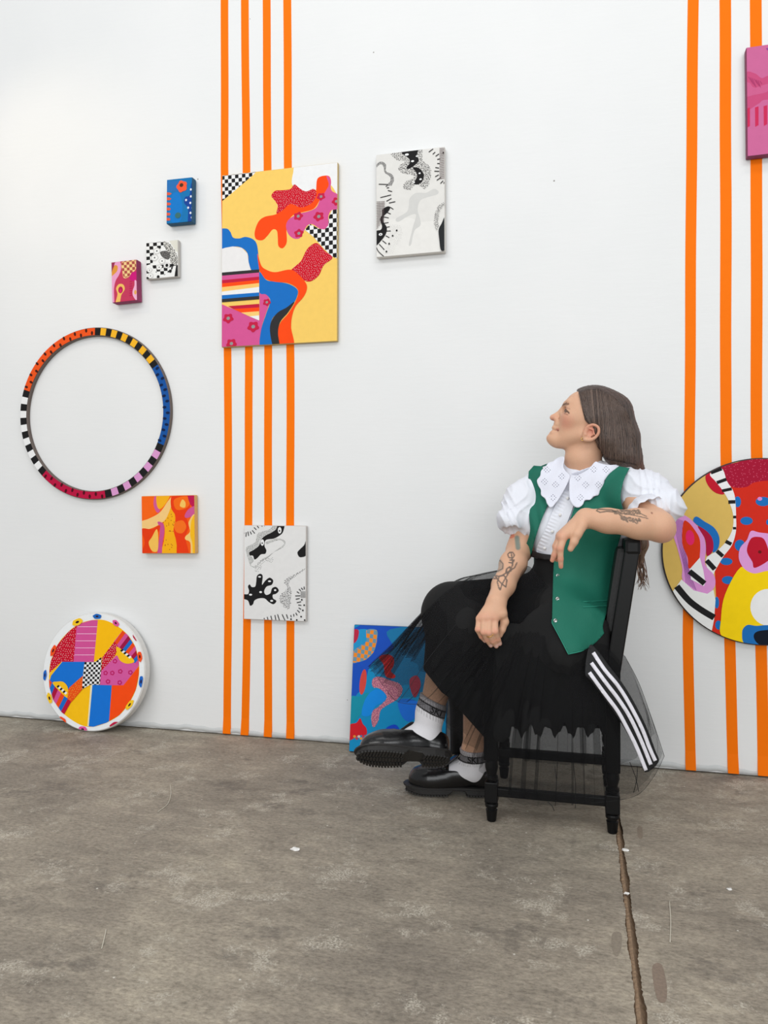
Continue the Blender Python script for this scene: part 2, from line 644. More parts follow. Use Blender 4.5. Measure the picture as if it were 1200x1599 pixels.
class Art:
    """flat painted design on the face of a canvas; outlines are given in photo pixels and laid on the real face"""
    def __init__(self, p0, ax, up, region, crop):
        self.p0, self.ax, self.up = np.array(p0, float), np.array(ax, float), np.array(up, float)
        self.n = np.cross(self.ax, self.up)
        self.n /= np.linalg.norm(self.n)            # points into the room
        self.region = region                        # convex outline in face coordinates (metres)
        self.crop = crop
        self.V, self.F, self.C = [], [], []
        self.lv = 1

    def loc(self, p):
        x0, y0, s = self.crop
        P = onplane(p[0] / s + x0, p[1] / s + y0, self.p0, self.n) - self.p0
        return (float(P @ self.ax), float(P @ self.up))

    def raw(self, poly, color, step=True):
        poly = clip(poly, self.region)
        if len(poly) < 3:
            return
        if area2(poly) < 0:
            poly = poly[::-1]
        i0 = len(self.V)
        h = 0.0003 + 0.00005 * self.lv
        c = lin(color)
        for a, b in poly:
            self.V.append(self.p0 + self.ax * a + self.up * b + self.n * h)
            self.C.append(c)
        self.F.append(tuple(range(i0, i0 + len(poly))))
        if step:
            self.lv += 1

    def poly(self, pts, color, sm=True, n=5):
        L = [self.loc(p) for p in pts]
        if sm:
            L = [tuple(p) for p in catmull(L, n)]
        self.raw(L, color)
        return L

    def fill(self, color):
        self.raw(list(self.region), color)

    def mm(self, px):
        a, b = self.loc((500, 500)), self.loc((500, 500 + 100))
        return px * math.hypot(a[0] - b[0], a[1] - b[1]) / 100

    def disc(self, c, rx, ry, color, rot=0, n=14, wob=0.0, step=True):
        cx, cy = self.loc(c)
        rx, ry = self.mm(rx), self.mm(ry)
        P = []
        for i in range(n):
            t = 2 * math.pi * i / n
            k = 1 + wob * math.sin(5 * t + c[0])
            x, y = rx * k * math.cos(t), ry * k * math.sin(t)
            P.append((cx + x * math.cos(rot) - y * math.sin(rot), cy + x * math.sin(rot) + y * math.cos(rot)))
        self.raw(P, color, step)

    def flower(self, c, r, color=(200, 30, 70), mid=GREY):
        self.disc(c, r, r * 0.85, color, 0, 40, 0.14)
        self.disc(c, r * 0.36, r * 0.32, mid, 0, 10)

    def line(self, pts, w, color, sm=False):
        L = [np.array(self.loc(p)) for p in pts]
        if sm:
            L = catmull(L, 5, False)
        w = self.mm(w) / 2
        A, B = [], []
        for i, p in enumerate(L):
            t = L[min(i + 1, len(L) - 1)] - L[max(i - 1, 0)]
            t = t / (np.linalg.norm(t) + 1e-9)
            nn = np.array([-t[1], t[0]]) * w
            A.append(tuple(p + nn))
            B.append(tuple(p - nn))
        for i in range(len(L) - 1):
            self.raw([A[i], A[i + 1], B[i + 1], B[i]], color, False)
        self.lv += 1

    def dots(self, pts, sp, r, color, sm=True, jit=0.25, dens=1.0, n=6):
        L = [self.loc(p) for p in pts]
        if sm:
            L = [tuple(p) for p in catmull(L, 5)]
        sp_, r_ = self.mm(sp), self.mm(r)
        xs_, ys_ = [p[0] for p in L], [p[1] for p in L]
        row = 0
        y = min(ys_)
        while y < max(ys_):
            x = min(xs_) + (sp_ / 2 if row % 2 else 0)
            while x < max(xs_):
                q = (x + random.uniform(-jit, jit) * sp_, y + random.uniform(-jit, jit) * sp_)
                if random.random() < dens and inside(q, L):
                    self.raw([(q[0] + r_ * math.cos(2 * math.pi * i / n), q[1] + r_ * math.sin(2 * math.pi * i / n))
                              for i in range(n)], color, False)
                x += sp_
            y += sp_ * 0.87
            row += 1
        self.lv += 1

    def checker(self, pts, o, u, v, color, sm=False, rnd=30, par=0):
        L = [self.loc(p) for p in pts]
        if sm:
            L = [tuple(p) for p in catmull(L, 5)]
        o, u, v = np.array(o, float), np.array(u, float), np.array(v, float)
        for i in range(-rnd, rnd):
            for j in range(-rnd, rnd):
                if (i + j) % 2 == par:
                    q = [self.loc(o + u * a + v * b) for a, b in ((i, j), (i + 1, j), (i + 1, j + 1), (i, j + 1))]
                    r = clip(L, q)
                    if len(r) > 2 and abs(area2(r)) > 1e-8:
                        self.raw(r, color, False)
        self.lv += 1

    def grid(self, pts, o, u, v, n, m, w, color):
        o, u, v = np.array(o, float), np.array(u, float), np.array(v, float)
        for i in range(n + 1):
            self.line([o + u * i, o + u * i + v * m], w, color)
        for j in range(m + 1):
            self.line([o + v * j, o + v * j + u * n], w, color)

    def build(self, parent, name='painted_design'):
        me = pymesh(name, self.V, self.F)
        vcolor(me, self.C)
        return link(name, me, M_PAINT, parent)


def canvas(corners, crop, t, side, label, group=None, p0=None, lean=None, name='painting', width=None):
    """corners: TL, TR, BR, BL of the front face in crop coordinates; t thickness in metres"""
    x0, y0, s = crop
    px = [(c[0] / s + x0, c[1] / s + y0) for c in corners]
    up = np.array([0, 0, 1.0])
    if lean is None:
        P = [wall_pt(a, b, t + 0.004) for a, b in px]
        p0 = np.array([0, -t - 0.004, 0])
        ax = np.array([1.0, 0, 0])
    else:
        ax, up = lean
        n = np.cross(ax, up)
        P = [onplane(a, b, p0, n) for a, b in px]
    c = sum(P) / 4
    e1 = ((P[1] - P[0]) + (P[2] - P[3])) / 2
    e2 = ((P[0] - P[3]) + (P[1] - P[2])) / 2
    w, h = np.linalg.norm(e1), np.linalg.norm(e2)
    if lean is None:
        ang = 0.5 * (math.atan2(e1[2], e1[0]) + math.atan2(-e2[0], e2[2]))
        ax = np.array([math.cos(ang), 0, math.sin(ang)])
        up = np.array([-math.sin(ang), 0, math.cos(ang)])
    n = np.cross(ax, up)                                # into the room
    base = c - up * h / 2 - n * t / 2
    root = empty(name, base)
    tag(root, label, 'painting', group)
    M = Matrix(((ax[0], n[0], up[0]), (ax[1], n[1], up[1]), (ax[2], n[2], up[2]))).to_4x4()
    M.translation = Vector(c)
    b = MB().box((-w / 2, -t, -h / 2), (w / 2, 0, h / 2), min(0.004, t * 0.2), M)
    cv = b.build('canvas', mat('canvas_side_%s' % name + '%d_%d_%d' % side, side, 0.75, 0.3, 150), root)
    e = 0.0018
    reg = [(-w / 2 + e, -h / 2 + e), (w / 2 - e, -h / 2 + e), (w / 2 - e, h / 2 - e), (-w / 2 + e, h / 2 - e)]
    return root, Art(c, ax, up, reg, crop)


# ---- large yellow canvas
crop = (330, 240, 4.995)
root, A = canvas([(80, 172), (985, 64), (988, 1470), (85, 1503)], crop, 0.016, (196, 170, 110),
                 'large yellow canvas with orange, pink and blue waves and checks over tape stripes')
A.fill(YEL)
q = [(60, 160), (355, 135), (330, 165), (200, 275), (150, 318), (60, 392)]
A.poly(q, WHITE, False)
A.checker(q, (78, 176), (27, -3.0), (0.5, 29.5), BLACK)
A.poly([(668, 90), (640, 150), (632, 240), (690, 275), (760, 300), (815, 285), (850, 190), (940, 250), (1010, 340), (1010, 40), (850, 50)], WHITE, True)
q = [(470, 330), (500, 290), (560, 285), (620, 275), (650, 240), (690, 270), (740, 295), (800, 275), (830, 320), (810, 400), (700, 430), (600, 430), (545, 475), (510, 465), (520, 410), (500, 370)]
A.poly(q, CRIM)
A.dots(q, 16, 2.5, (244, 196, 196))
A.poly([(820, 270), (830, 195), (880, 172), (925, 180), (935, 240), (900, 310), (850, 360), (800, 430), (700, 460), (640, 480), (600, 530), (588, 600), (590, 690), (560, 737), (525, 720), (520, 650), (512, 600), (480, 592), (440, 640), (400, 675), (350, 665), (340, 610), (370, 530), (420, 492), (500, 475), (560, 440), (620, 392), (700, 420), (780, 390), (820, 330)], ORG)
A.poly([(900, 175), (932, 200), (938, 285), (1000, 330), (1000, 430), (940, 440), (915, 490), (915, 560), (880, 590), (840, 580), (790, 550), (750, 560), (720, 610), (690, 660), (640, 660), (600, 622), (585, 560), (610, 510), (680, 470), (760, 450), (820, 420), (850, 360), (895, 290), (918, 240)], PINK)
for c, r in (((840, 490), 40), ((680, 488), 36), ((858, 335), 32), ((685, 622), 36), ((978, 372), 34)):
    A.flower(c, r)
q = [(732, 595), (770, 548), (840, 585), (885, 593), (915, 560), (920, 490), (945, 440), (1010, 430), (1010, 830), (940, 800), (880, 740), (800, 650)]
A.poly(q, WHITE, False)
A.checker(q, (950, 438), (30, -3.5), (0, 34), BLACK)
q = [(625, 912), (700, 840), (740, 760), (780, 715), (830, 700), (890, 760), (948, 812), (880, 870), (840, 950), (780, 995), (730, 990), (690, 950)]
A.poly(q, CRIM)
A.dots(q, 16, 2.5, (244, 196, 196))
A.poly([(60, 1165), (378, 1300), (378, 1080), (440, 1100), (462, 1150), (430, 1240), (400, 1330), (385, 1400), (380, 1520), (60, 1530)], PINK, False)
A.poly([(60, 605), (120, 585), (150, 610), (172, 655), (220, 662), (270, 650), (330, 670), (360, 720), (372, 850), (370, 915), (320, 915), (295, 850), (285, 780), (240, 735), (170, 725), (60, 752)], BLUE)
A.poly([(60, 752), (110, 735), (170, 724), (240, 735), (284, 780), (294, 850), (312, 915), (60, 950)], (236, 234, 234), False)
A.poly([(362, 780), (390, 870), (430, 905), (500, 925), (620, 905), (690, 950), (740, 1010), (747, 1060), (720, 1120), (660, 1190), (632, 1270), (625, 1360), (645, 1500), (530, 1500), (522, 1400), (540, 1320), (600, 1250), (650, 1170), (678, 1100), (670, 1050), (600, 1010), (500, 1000), (430, 980), (385, 930), (370, 860)], ORG)
A.poly([(376, 925), (430, 985), (500, 1000), (600, 1015), (672, 1058), (672, 1110), (640, 1170), (570, 1220), (490, 1270), (460, 1350), (470, 1430), (485, 1510), (385, 1510), (390, 1380), (430, 1250), (462, 1150), (430, 1100), (376, 1080)], BLUE)
A.poly([(652, 1155), (600, 1240), (540, 1312), (523, 1400), (535, 1510), (487, 1510), (460, 1390), (470, 1310), (520, 1240), (590, 1200)], (48, 48, 50))
ly, ry = [930, 955, 990, 1015, 1045, 1080, 1107, 1137, 1162], [903, 928, 960, 985, 1010, 1040, 1083, 1110, 1136]
for k, col in enumerate([(52, 50, 52), PINK, (198, 28, 62), ORG, (250, 200, 110), WHITE, BLUE, (52, 50, 52)]):
    A.poly([(60, ly[k]), (376, ry[k]), (376, ry[k + 1]), (60, ly[k + 1])], col, False)
tri = [((135, 1190), 1172, (175, 1212), 1200, (198, 28, 62)), ((175, 1212), 1200, (235, 1240), 1230, ORG),
       ((235, 1240), 1230, (300, 1270), 1262, (250, 206, 120)), ((300, 1270), 1262, (376, 1302), 1302, WHITE)]
for a, ya, b, yb, col in tri:
    A.poly([a, (376, ya), (376, yb), b], col, False)
for c, r in (((135, 1285), 42), ((330, 1350), 46), ((160, 1482), 42), ((436, 1160), 30)):
    A.flower(c, r)
A.build(root)

# ---- black and white canvas, upper
crop = (570, 215, 7.993)
root, A = canvas([(135, 212), (1000, 110), (1002, 1422), (147, 1496)], crop, 0.024, (214, 210, 204),
                 'black and white doodle canvas hung highest, right of the large yellow canvas')
A.fill((228, 226, 222))
A.poly([(140, 1520), (140, 1350), (260, 1240), (270, 1080), (330, 1020), (560, 1000), (700, 1050), (1010, 1060), (1010, 1440), (500, 1500)], (234, 232, 228))
A.poly([(560, 760), (640, 690), (760, 690), (860, 640), (920, 670), (900, 710), (760, 750), (690, 790), (660, 900), (700, 1080), (620, 1160), (580, 1330), (550, 1330), (600, 1120), (640, 960), (540, 980), (420, 1050), (390, 1010), (520, 930), (550, 850)], (212, 211, 208))
q = [(350, 190), (360, 250), (420, 285), (500, 300), (430, 350), (420, 400), (470, 445), (560, 460), (620, 490), (520, 540), (480, 600), (500, 650), (570, 650), (640, 590), (700, 610), (750, 640), (800, 590), (830, 440), (800, 350), (720, 280), (715, 130), (640, 140)]
A.poly(q, (214, 212, 208))
A.dots(q, 17, 5.5, (52, 50, 50), jit=0.45)
A.poly([(140, 350), (170, 310), (220, 300), (265, 340), (265, 420), (330, 450), (365, 510), (340, 590), (300, 600), (280, 590), (320, 540), (310, 480), (250, 440), (235, 370), (200, 330), (140, 375)], (168, 166, 164))
A.dots([(140, 350), (170, 310), (220, 300), (265, 340), (265, 420), (330, 450), (365, 510), (340, 590), (300, 600), (280, 590), (320, 540), (310, 480), (250, 440), (235, 370), (200, 330), (140, 375)], 15, 4.5, (70, 68, 68), jit=0.4)
A.poly([(460, 165), (480, 210), (550, 260), (560, 320), (520, 375), (550, 390), (630, 340), (675, 280), (650, 220), (670, 130), (560, 140)], BLACK)
A.poly([(600, 375), (645, 440), (650, 500), (610, 570), (660, 585), (715, 550), (738, 480), (710, 410), (660, 375)], BLACK)
for c, rx, ry in (((525, 212), 26, 14), ((597, 294), 20, 12), ((650, 232), 13, 9), ((685, 445), 14, 10), ((697, 520), 16, 11), ((615, 560), 12, 9)):
    A.disc(c, rx, ry, WHITE)
A.poly([(130, 1180), (200, 1150), (215, 1100), (190, 1020), (220, 960), (220, 900), (280, 860), (320, 870), (290, 930), (240, 980), (235, 1050), (275, 1120), (265, 1200), (210, 1280), (130, 1350)], BLACK)
A.disc((198, 1208), 24, 17, WHITE)
A.disc((198, 1210), 8, 7, BLACK)
for a, b in (((320, 870), (358, 897)), ((280, 935), (325, 955)), ((235, 990), (300, 1003)), ((240, 1070), (298, 1060)), ((272, 1120), (312, 1112)), ((270, 1168), (325, 1166)), ((262, 1225), (308, 1250)), ((220, 1285), (270, 1325)), ((180, 1330), (245, 1400)),
             ((175, 583), (290, 586)), ((262, 612), (285, 598)), ((275, 630), (305, 625)), ((290, 660), (342, 676)), ((195, 750), (330, 716)), ((272, 795), (335, 760)), ((303, 818), (382, 800)),
             ((760, 138), (830, 122)), ((800, 182), (855, 142)), ((850, 210), (880, 182)), ((885, 235), (928, 205)), ((905, 275), (945, 265)), ((905, 325), (935, 325)), ((882, 375), (928, 382)), ((870, 420), (930, 422)), ((880, 490), (925, 465)), ((900, 535), (950, 500)), ((945, 575), (980, 540)), ((985, 575), (998, 555))):
    A.line([a, b], 11, (38, 36, 38))
A.line([(140, 1355), (170, 1420), (240, 1485)], 10, BLACK, True)
for c in ((400, 1160), (350, 1226), (305, 1326), (272, 1424), (983, 193)):
    A.disc(c, 11, 12, BLACK)
for k in range(5):
    A.line([(940 + k * 16, 130), (940 + k * 16, 520)], 4, (120, 104, 104))
for k in range(18):
    A.line([(935, 140 + k * 22), (1000, 132 + k * 22)], 4, (120, 104, 104))
for k in range(6):
    A.line([(145 + k * 19, 800), (145 + k * 19, 1150 - k * 20)], 4.5, (105, 88, 88))
for k in range(17):
    A.line([(140, 806 + k * 21), (255 - max(0, k - 3) * 7, 800 + k * 21)], 4.5, (105, 88, 88))
q = [(990, 815), (920, 860), (880, 960), (868, 1080), (890, 1160), (920, 1130), (920, 1040), (940, 920), (1000, 850)]
A.dots(q, 15, 4.5, (90, 88, 88), jit=0.45)
A.poly([(1010, 1010), (960, 1080), (925, 1160), (935, 1290), (950, 1400), (985, 1420), (1010, 1415)], (40, 42, 44))
A.dots([(300, 1120), (420, 1090), (480, 1200), (440, 1300), (380, 1400), (340, 1460), (230, 1440), (300, 1330)], 22, 2.5, (150, 148, 146))
A.build(root)

# ---- black and white canvas, lower
crop = (365, 805, 8.885)
root, A = canvas([(140, 128), (1007, 150), (1007, 1470), (145, 1440)], crop, 0.018, (206, 200, 194),
                 'black and white doodle canvas hung low over the left orange stripes')
A.fill((231, 230, 229))
q = [(170, 460), (210, 420), (300, 370), (330, 260), (400, 220), (500, 190), (560, 130), (620, 120), (600, 200), (480, 260), (380, 320), (340, 430), (260, 480), (220, 520), (280, 620), (240, 690), (320, 700), (400, 600), (500, 560), (620, 460), (700, 400), (660, 345), (560, 360), (460, 400), (460, 360), (600, 320), (700, 340), (718, 400), (660, 460), (540, 520), (480, 590), (380, 640), (320, 720), (240, 700), (200, 600)]
A.poly(q, (205, 205, 203))
A.dots(q, 19, 4.5, (120, 120, 120), jit=0.45)
A.dots([(300, 690), (400, 610), (540, 580), (530, 660), (420, 650), (370, 760), (300, 780)], 22, 4.5, (70, 70, 70), jit=0.4)
A.poly([(620, 115), (590, 190), (520, 240), (440, 280), (385, 330), (350, 420), (280, 475), (220, 510), (225, 550), (270, 560), (290, 610), (330, 590), (380, 540), (440, 530), (455, 480), (430, 420), (450, 340), (560, 320), (650, 270), (690, 220), (705, 115)], BLACK)
for c in ((640, 205), (400, 375)):
    A.disc(c, 27, 45, WHITE)
    A.disc((c[0] - 2, c[1] + 8), 11, 12, BLACK)
A.poly([(135, 1095), (200, 1090), (215, 1040), (200, 985), (225, 955), (250, 990), (300, 985), (315, 920), (325, 840), (370, 808), (405, 840), (395, 960), (440, 905), (500, 862), (550, 900), (530, 960), (460, 985), (425, 1050), (450, 1100), (510, 1080), (535, 1010), (590, 990), (628, 1040), (590, 1085), (545, 1100), (550, 1150), (595, 1185), (555, 1230), (490, 1200), (430, 1150), (350, 1150), (290, 1180), (270, 1230), (230, 1250), (200, 1180), (135, 1150)], BLACK)
for c, rx, ry in (((362, 850), 22, 11), ((500, 912), 24, 11), ((578, 1035), 17, 13), ((377, 1062), 21, 14), ((237, 1098), 24, 13), ((530, 1183), 22, 13)):
    A.disc(c, rx, ry, WHITE)
A.poly([(1010, 350), (980, 410), (930, 460), (888, 510), (905, 565), (945, 578), (1010, 540)], BLACK)
q = [(985, 730), (900, 790), (760, 860), (700, 920), (740, 980), (720, 1040), (640, 1110), (640, 1190), (700, 1270), (750, 1305), (790, 1250), (800, 1140), (800, 1020), (770, 930), (830, 860), (940, 790), (995, 745)]
A.dots(q, 16, 5, (84, 84, 84), jit=0.45)
for a, b in (((135, 300), (150, 235)), ((172, 295), (178, 232)), ((210, 282), (200, 222)), ((250, 262), (232, 222)), ((295, 248), (260, 205)), ((318, 198), (285, 165)), ((352, 175), (325, 135)), ((402, 152), (370, 120)), ((437, 145), (395, 118)),
             ((430, 1440), (425, 1420)), ((482, 1455), (468, 1405)), ((535, 1455), (518, 1390)), ((590, 1455), (575, 1380)), ((640, 1458), (612, 1370)), ((715, 1455), (675, 1370)), ((755, 1430), (735, 1370)), ((803, 1410), (795, 1380)), ((840, 1400), (835, 1365)), ((885, 1385), (865, 1350)), ((920, 1345), (885, 1312)), ((940, 1300), (905, 1280)), ((942, 1245), (900, 1240)), ((940, 1195), (880, 1208)), ((920, 1150), (865, 1160)), ((930, 1112), (858, 1115)), ((915, 1078), (880, 1055)), ((935, 1045), (910, 1020)), ((965, 1030), (942, 1002)), ((985, 1025), (980, 985))):
    A.line([a, b], 12, (34, 33, 34))
for c in ((800, 1437), (880, 1448), (940, 1402), (964, 1315), (982, 1242), (990, 1450), (950, 1168)):
    A.disc(c, 12, 12, BLACK)
for k in range(5):
    A.line([(940 + k * 14, 1050), (940 + k * 14, 1140)], 4, (110, 108, 108))
    A.line([(930, 1055 + k * 19), (1005, 1055 + k * 19)], 4, (110, 108, 108))
A.build(root)

# ---- three small blocks
crop = (150, 260, 6.667)
root, A = canvas([(727, 137), (1000, 110), (1003, 583), (742, 590)], crop, 0.034, (30, 84, 116),
                 'small deep blue canvas with an orange flower, above the checked one')
A.fill((22, 116, 178))
A.poly([(790, 300), (860, 270), (900, 400), (880, 560), (800, 590), (760, 480)], (20, 120, 200))
for k in range(8):
    A.line([(735 + k * 16, 150), (740 + k * 15, 260)], 6, (64, 110, 190))
for k in range(6):
    A.poly([(725, 268 + k * 53), (770, 272 + k * 53), (790 - k * 3, 284 + k * 53), (770, 298 + k * 53), (725, 300 + k * 53)], (222, 90, 66), False)
q = [(990, 190), (1010, 200), (1010, 600), (960, 600), (960, 440), (920, 380), (930, 320), (975, 300)]
A.poly(q, (24, 68, 150))
for c in ((990, 240), (990, 312), (940, 350), (984, 380), (1005, 432), (962, 430), (986, 484), (1000, 532)):
    A.disc(c, 11, 12, (225, 230, 240))
A.disc((897, 208), 58, 58, (245, 92, 56), 0, 30, 0.10)
A.disc((892, 195), 22, 20, (80, 50, 30))
A.disc((855, 510), 34, 30, (60, 110, 110))
A.build(root)

root, A = canvas([(514, 790), (853, 766), (860, 1150), (530, 1172)], crop, 0.020, (196, 192, 186),
                 'small black and white checked doodle canvas beside the small pink canvas')
A.fill((238, 238, 236))
A.checker([(500, 780), (720, 770), (700, 840), (640, 870), (600, 940), (590, 1010), (500, 1040)], (514, 800), (40, -3), (2, 35), BLACK)
A.checker([(580, 1030), (820, 1010), (790, 1080), (700, 1140), (620, 1100)], (590, 1030), (38, -3), (2, 34), BLACK)
A.checker([(510, 1090), (560, 1080), (560, 1180), (510, 1180)], (514, 1080), (36, -3), (2, 36), BLACK)
q = [(700, 780), (760, 800), (830, 890), (850, 960), (840, 1030), (780, 1010), (770, 920), (720, 850)]
A.poly(q, (214, 212, 206))
A.dots(q, 15, 5.5, (50, 50, 50), jit=0.4)
A.poly([(760, 768), (870, 760), (870, 900), (830, 880)], (222, 220, 208), False)
q = [(670, 890), (740, 880), (775, 930), (750, 970), (690, 940)]
A.poly(q, (110, 108, 106))
A.dots(q, 14, 4, (30, 30, 30), jit=0.4)
for c, r in (((635, 880), 42), ((612, 950), 44), ((690, 985), 40), ((740, 1030), 36), ((660, 1050), 34), ((560, 1080), 30), ((570, 1140), 34)):
    A.disc(c, r, r * 0.8, (206, 204, 202), 0, 16, 0.08)
    A.disc(c, r * 0.8, r * 0.6, (240, 240, 238), 0, 14, 0.08)
    A.disc(c, r * 0.2, r * 0.2, (90, 90, 90))
for c in ((740, 1030), (795, 1030), (775, 1090), (650, 1150)):
    A.disc(c, 17, 17, BLACK)
A.poly([(838, 1030), (870, 1020), (870, 1160), (818, 1160)], BLACK, False)
A.build(root)

root, A = canvas([(148, 996), (422, 968), (432, 1398), (177, 1416)], crop, 0.036, (150, 50, 96),
                 'small crimson pink block canvas with a yellow keyhole shape')
A.fill((196, 58, 92))
A.poly([(140, 990), (205, 985), (190, 1050), (150, 1130)], (150, 46, 78))
A.poly([(200, 1000), (250, 990), (262, 1060), (240, 1130), (205, 1190), (188, 1280), (190, 1430), (160, 1430), (140, 1180), (180, 1080)], (232, 160, 198))
A.poly([(195, 1030), (225, 1040), (220, 1090), (180, 1130), (155, 1150), (165, 1100)], (222, 150, 60))
q = [(265, 1010), (300, 985), (410, 965), (420, 1050), (400, 1090), (340, 1150), (290, 1160), (275, 1090)]
A.poly(q, (240, 202, 140))
A.checker(q, (262, 1000), (28, -3), (2, 30), (170, 80, 70))
A.poly([(370, 1110), (400, 1095), (440, 1110), (440, 1180), (380, 1190), (350, 1160)], (204, 24, 120))
A.poly([(205, 1425), (225, 1330), (210, 1270), (240, 1225), (285, 1230), (300, 1280), (265, 1340), (245, 1430)], (240, 190, 100))
A.disc((257, 1285), 28, 36, (180, 30, 80))
A.disc((258, 1295), 14, 18, (220, 30, 110))
for k in range(7):
    A.line([(350, 1200 + k * 24), (378, 1195 + k * 24)], 9, (190, 24, 90))
A.poly([(405, 1185), (425, 1200), (425, 1280), (436, 1390), (415, 1390), (385, 1340), (385, 1290), (402, 1240)], (236, 176, 206))
A.disc((412, 1310), 15, 24, (230, 170, 90))
A.build(root)

# ---- orange and yellow square
crop = (20, 490, 4.0)
root, A = canvas([(801, 1135), (1136, 1135), (1142, 1497), (809, 1498)], crop, 0.026, (224, 176, 110),
                 'small orange and yellow wavy canvas at the lower right of the ring')
A.fill((252, 94, 20))
A.poly([(790, 1120), (890, 1120), (885, 1190), (905, 1230), (850, 1280), (790, 1310)], (254, 104, 22))
A.poly([(890, 1125), (910, 1125), (905, 1180), (920, 1230), (900, 1240), (880, 1190)], (214, 92, 150))
A.poly([(905, 1125), (980, 1125), (960, 1180), (920, 1220), (900, 1190)], (252, 180, 30))
A.poly([(930, 1250), (985, 1205), (1010, 1240), (1015, 1300), (1005, 1350), (1020, 1420), (1025, 1510), (930, 1510), (945, 1420), (950, 1340)], (252, 178, 24))
for k in range(26):
    A.disc((940 + random.random() * 70, 1250 + random.random() * 240), 3.2, 3.2, (180, 90, 30), step=False)
A.poly([(795, 1300), (850, 1280), (920, 1240), (970, 1170), (1010, 1125), (1000, 1170), (980, 1230), (950, 1290), (890, 1330), (830, 1348), (795, 1330)], (250, 205, 130))
A.poly([(905, 1300), (940, 1310), (948, 1360), (935, 1440), (930, 1510), (905, 1510), (912, 1430), (920, 1350)], (206, 84, 148))
A.poly([(805, 1345), (870, 1345), (920, 1320), (912, 1360), (870, 1400), (850, 1440), (870, 1490), (830, 1510), (800, 1500), (825, 1430)], (236, 62, 16))
A.poly([(900, 1345), (910, 1400), (905, 1480), (870, 1480), (850, 1430), (870, 1395)], (250, 196, 90))
A.poly([(1000, 1130), (1100, 1130), (1110, 1200), (1085, 1260), (1100, 1330), (1080, 1400), (1100, 1510), (1030, 1510), (1025, 1420), (1005, 1350), (1020, 1270), (990, 1210)], (240, 62, 18))
A.poly([(1010, 1160), (1090, 1140), (1105, 1190), (1070, 1220), (1020, 1220)], (252, 110, 22))
A.poly([(1045, 1200), (1060, 1160), (1080, 1180), (1075, 1210)], (250, 200, 100))
A.poly([(1010, 1310), (1060, 1290), (1085, 1330), (1060, 1370), (1020, 1360)], (252, 116, 30))
A.poly([(1095, 1125), (1145, 1125), (1145, 1210), (1110, 1190)], (196, 24, 80))
A.poly([(1075, 1260), (1100, 1220), (1145, 1200), (1145, 1250), (1090, 1275)], (210, 90, 150))
A.poly([(1100, 1300), (1145, 1260), (1145, 1510), (1115, 1510), (1110, 1430), (1080, 1410), (1080, 1390), (1108, 1360)], (250, 206, 120))
A.poly([(1118, 1290), (1145, 1270), (1145, 1510), (1128, 1510), (1122, 1430), (1110, 1380)], (252, 190, 30))
A.build(root)

# ---- pink canvas at the right edge of the photo
crop = (1040, 0, 5.33)
root, A = canvas([(682, 395), (1180, 318), (1180, 1240), (668, 1312)], crop, 0.030, (128, 58, 92),
                 'mauve pink canvas cut off by the right photo edge, over an orange stripe')
A.fill((204, 104, 152))
A.poly([(660, 620), (740, 610), (800, 650), (853, 630), (1000, 600), (1200, 640), (1200, 860), (853, 830), (780, 860), (700, 910), (660, 900)], (200, 78, 124))
A.poly([(660, 700), (700, 690), (740, 730), (853, 700), (853, 760), (740, 790), (660, 800)], (206, 96, 142))
for k in range(6):
    x = 688 + k * 72
    A.poly([(x - 16, 905 - k * 10), (x + 14, 895 - k * 10), (x + 14, 1050 - k * 8), (x - 14, 1065 - k * 8)], (204, 44, 88), False)
for k in range(7):
    A.line([(690 + k * 16, 640 + k * 6), (730 + k * 12, 700 + (k % 3) * 14)], 5, (176, 60, 110))
A.poly([(840, 410), (853, 400), (950, 390), (900, 440)], (140, 70, 160))
A.build(root)

# ---- blue canvas leaning on the wall behind the shoes
bl = floor_pt(545, 1175)
LT = 0.020
hgt = 0.475
lean = math.asin((abs(bl[1]) - 0.027) / hgt)
upv = np.array([0, math.sin(lean), math.cos(lean)])
axv = np.array([1.0, 0, 0])
br = bl + axv * 0.37
tl, tr = bl + upv * hgt, br + upv * hgt
crop = (530, 970, 7.06)
cc = []
for P in (tl, tr, br, bl):
    a, b, _ = proj(P + np.array([0, 0, 0.004]))
    cc.append(((a - crop[0]) * crop[2], (b - crop[1]) * crop[2]))
root, A = canvas(cc, crop, LT, (40, 90, 130), 'blue abstract canvas leaning on the wall behind the crossed shoes',
                 p0=bl + np.array([0, 0, 0.004]), lean=(axv, upv))
A.fill((20, 142, 196))
A.poly([(140, 90), (800, 90), (700, 300), (560, 330), (420, 420), (330, 520), (280, 700), (200, 800), (120, 850)], (28, 82, 190))
A.poly([(560, 90), (1300, 90), (1300, 700), (1000, 600), (900, 800), (760, 700), (640, 720), (480, 600), (380, 560), (430, 420), (600, 300)], (30, 120, 170))
A.poly([(190, 100), (330, 100), (300, 220), (200, 290), (150, 330), (150, 200)], (36, 150, 206))
q = [(300, 100), (415, 100), (415, 220), (380, 340), (300, 420), (200, 455), (140, 455), (150, 340), (220, 280), (300, 220)]
A.poly(q, (110, 150, 170))
A.checker(q, (150, 110), (38, 6), (-5, 46), (246, 142, 40))
A.poly([(150, 100), (215, 100), (205, 190), (170, 240), (150, 220)], (190, 40, 70))
A.disc((263, 670), 38, 142, (214, 74, 66), -0.1, 24)
A.poly([(440, 400), (520, 365), (600, 400), (600, 490), (570, 550), (620, 600), (600, 630), (530, 620), (500, 570), (490, 480)], (206, 36, 40))
q = [(370, 640), (440, 610), (560, 650), (660, 690), (700, 760), (640, 860), (540, 920), (460, 980), (430, 1100), (380, 1170), (355, 1090), (370, 990), (440, 940), (520, 860), (510, 800), (440, 740), (370, 720)]
A.poly(q, (176, 104, 130))
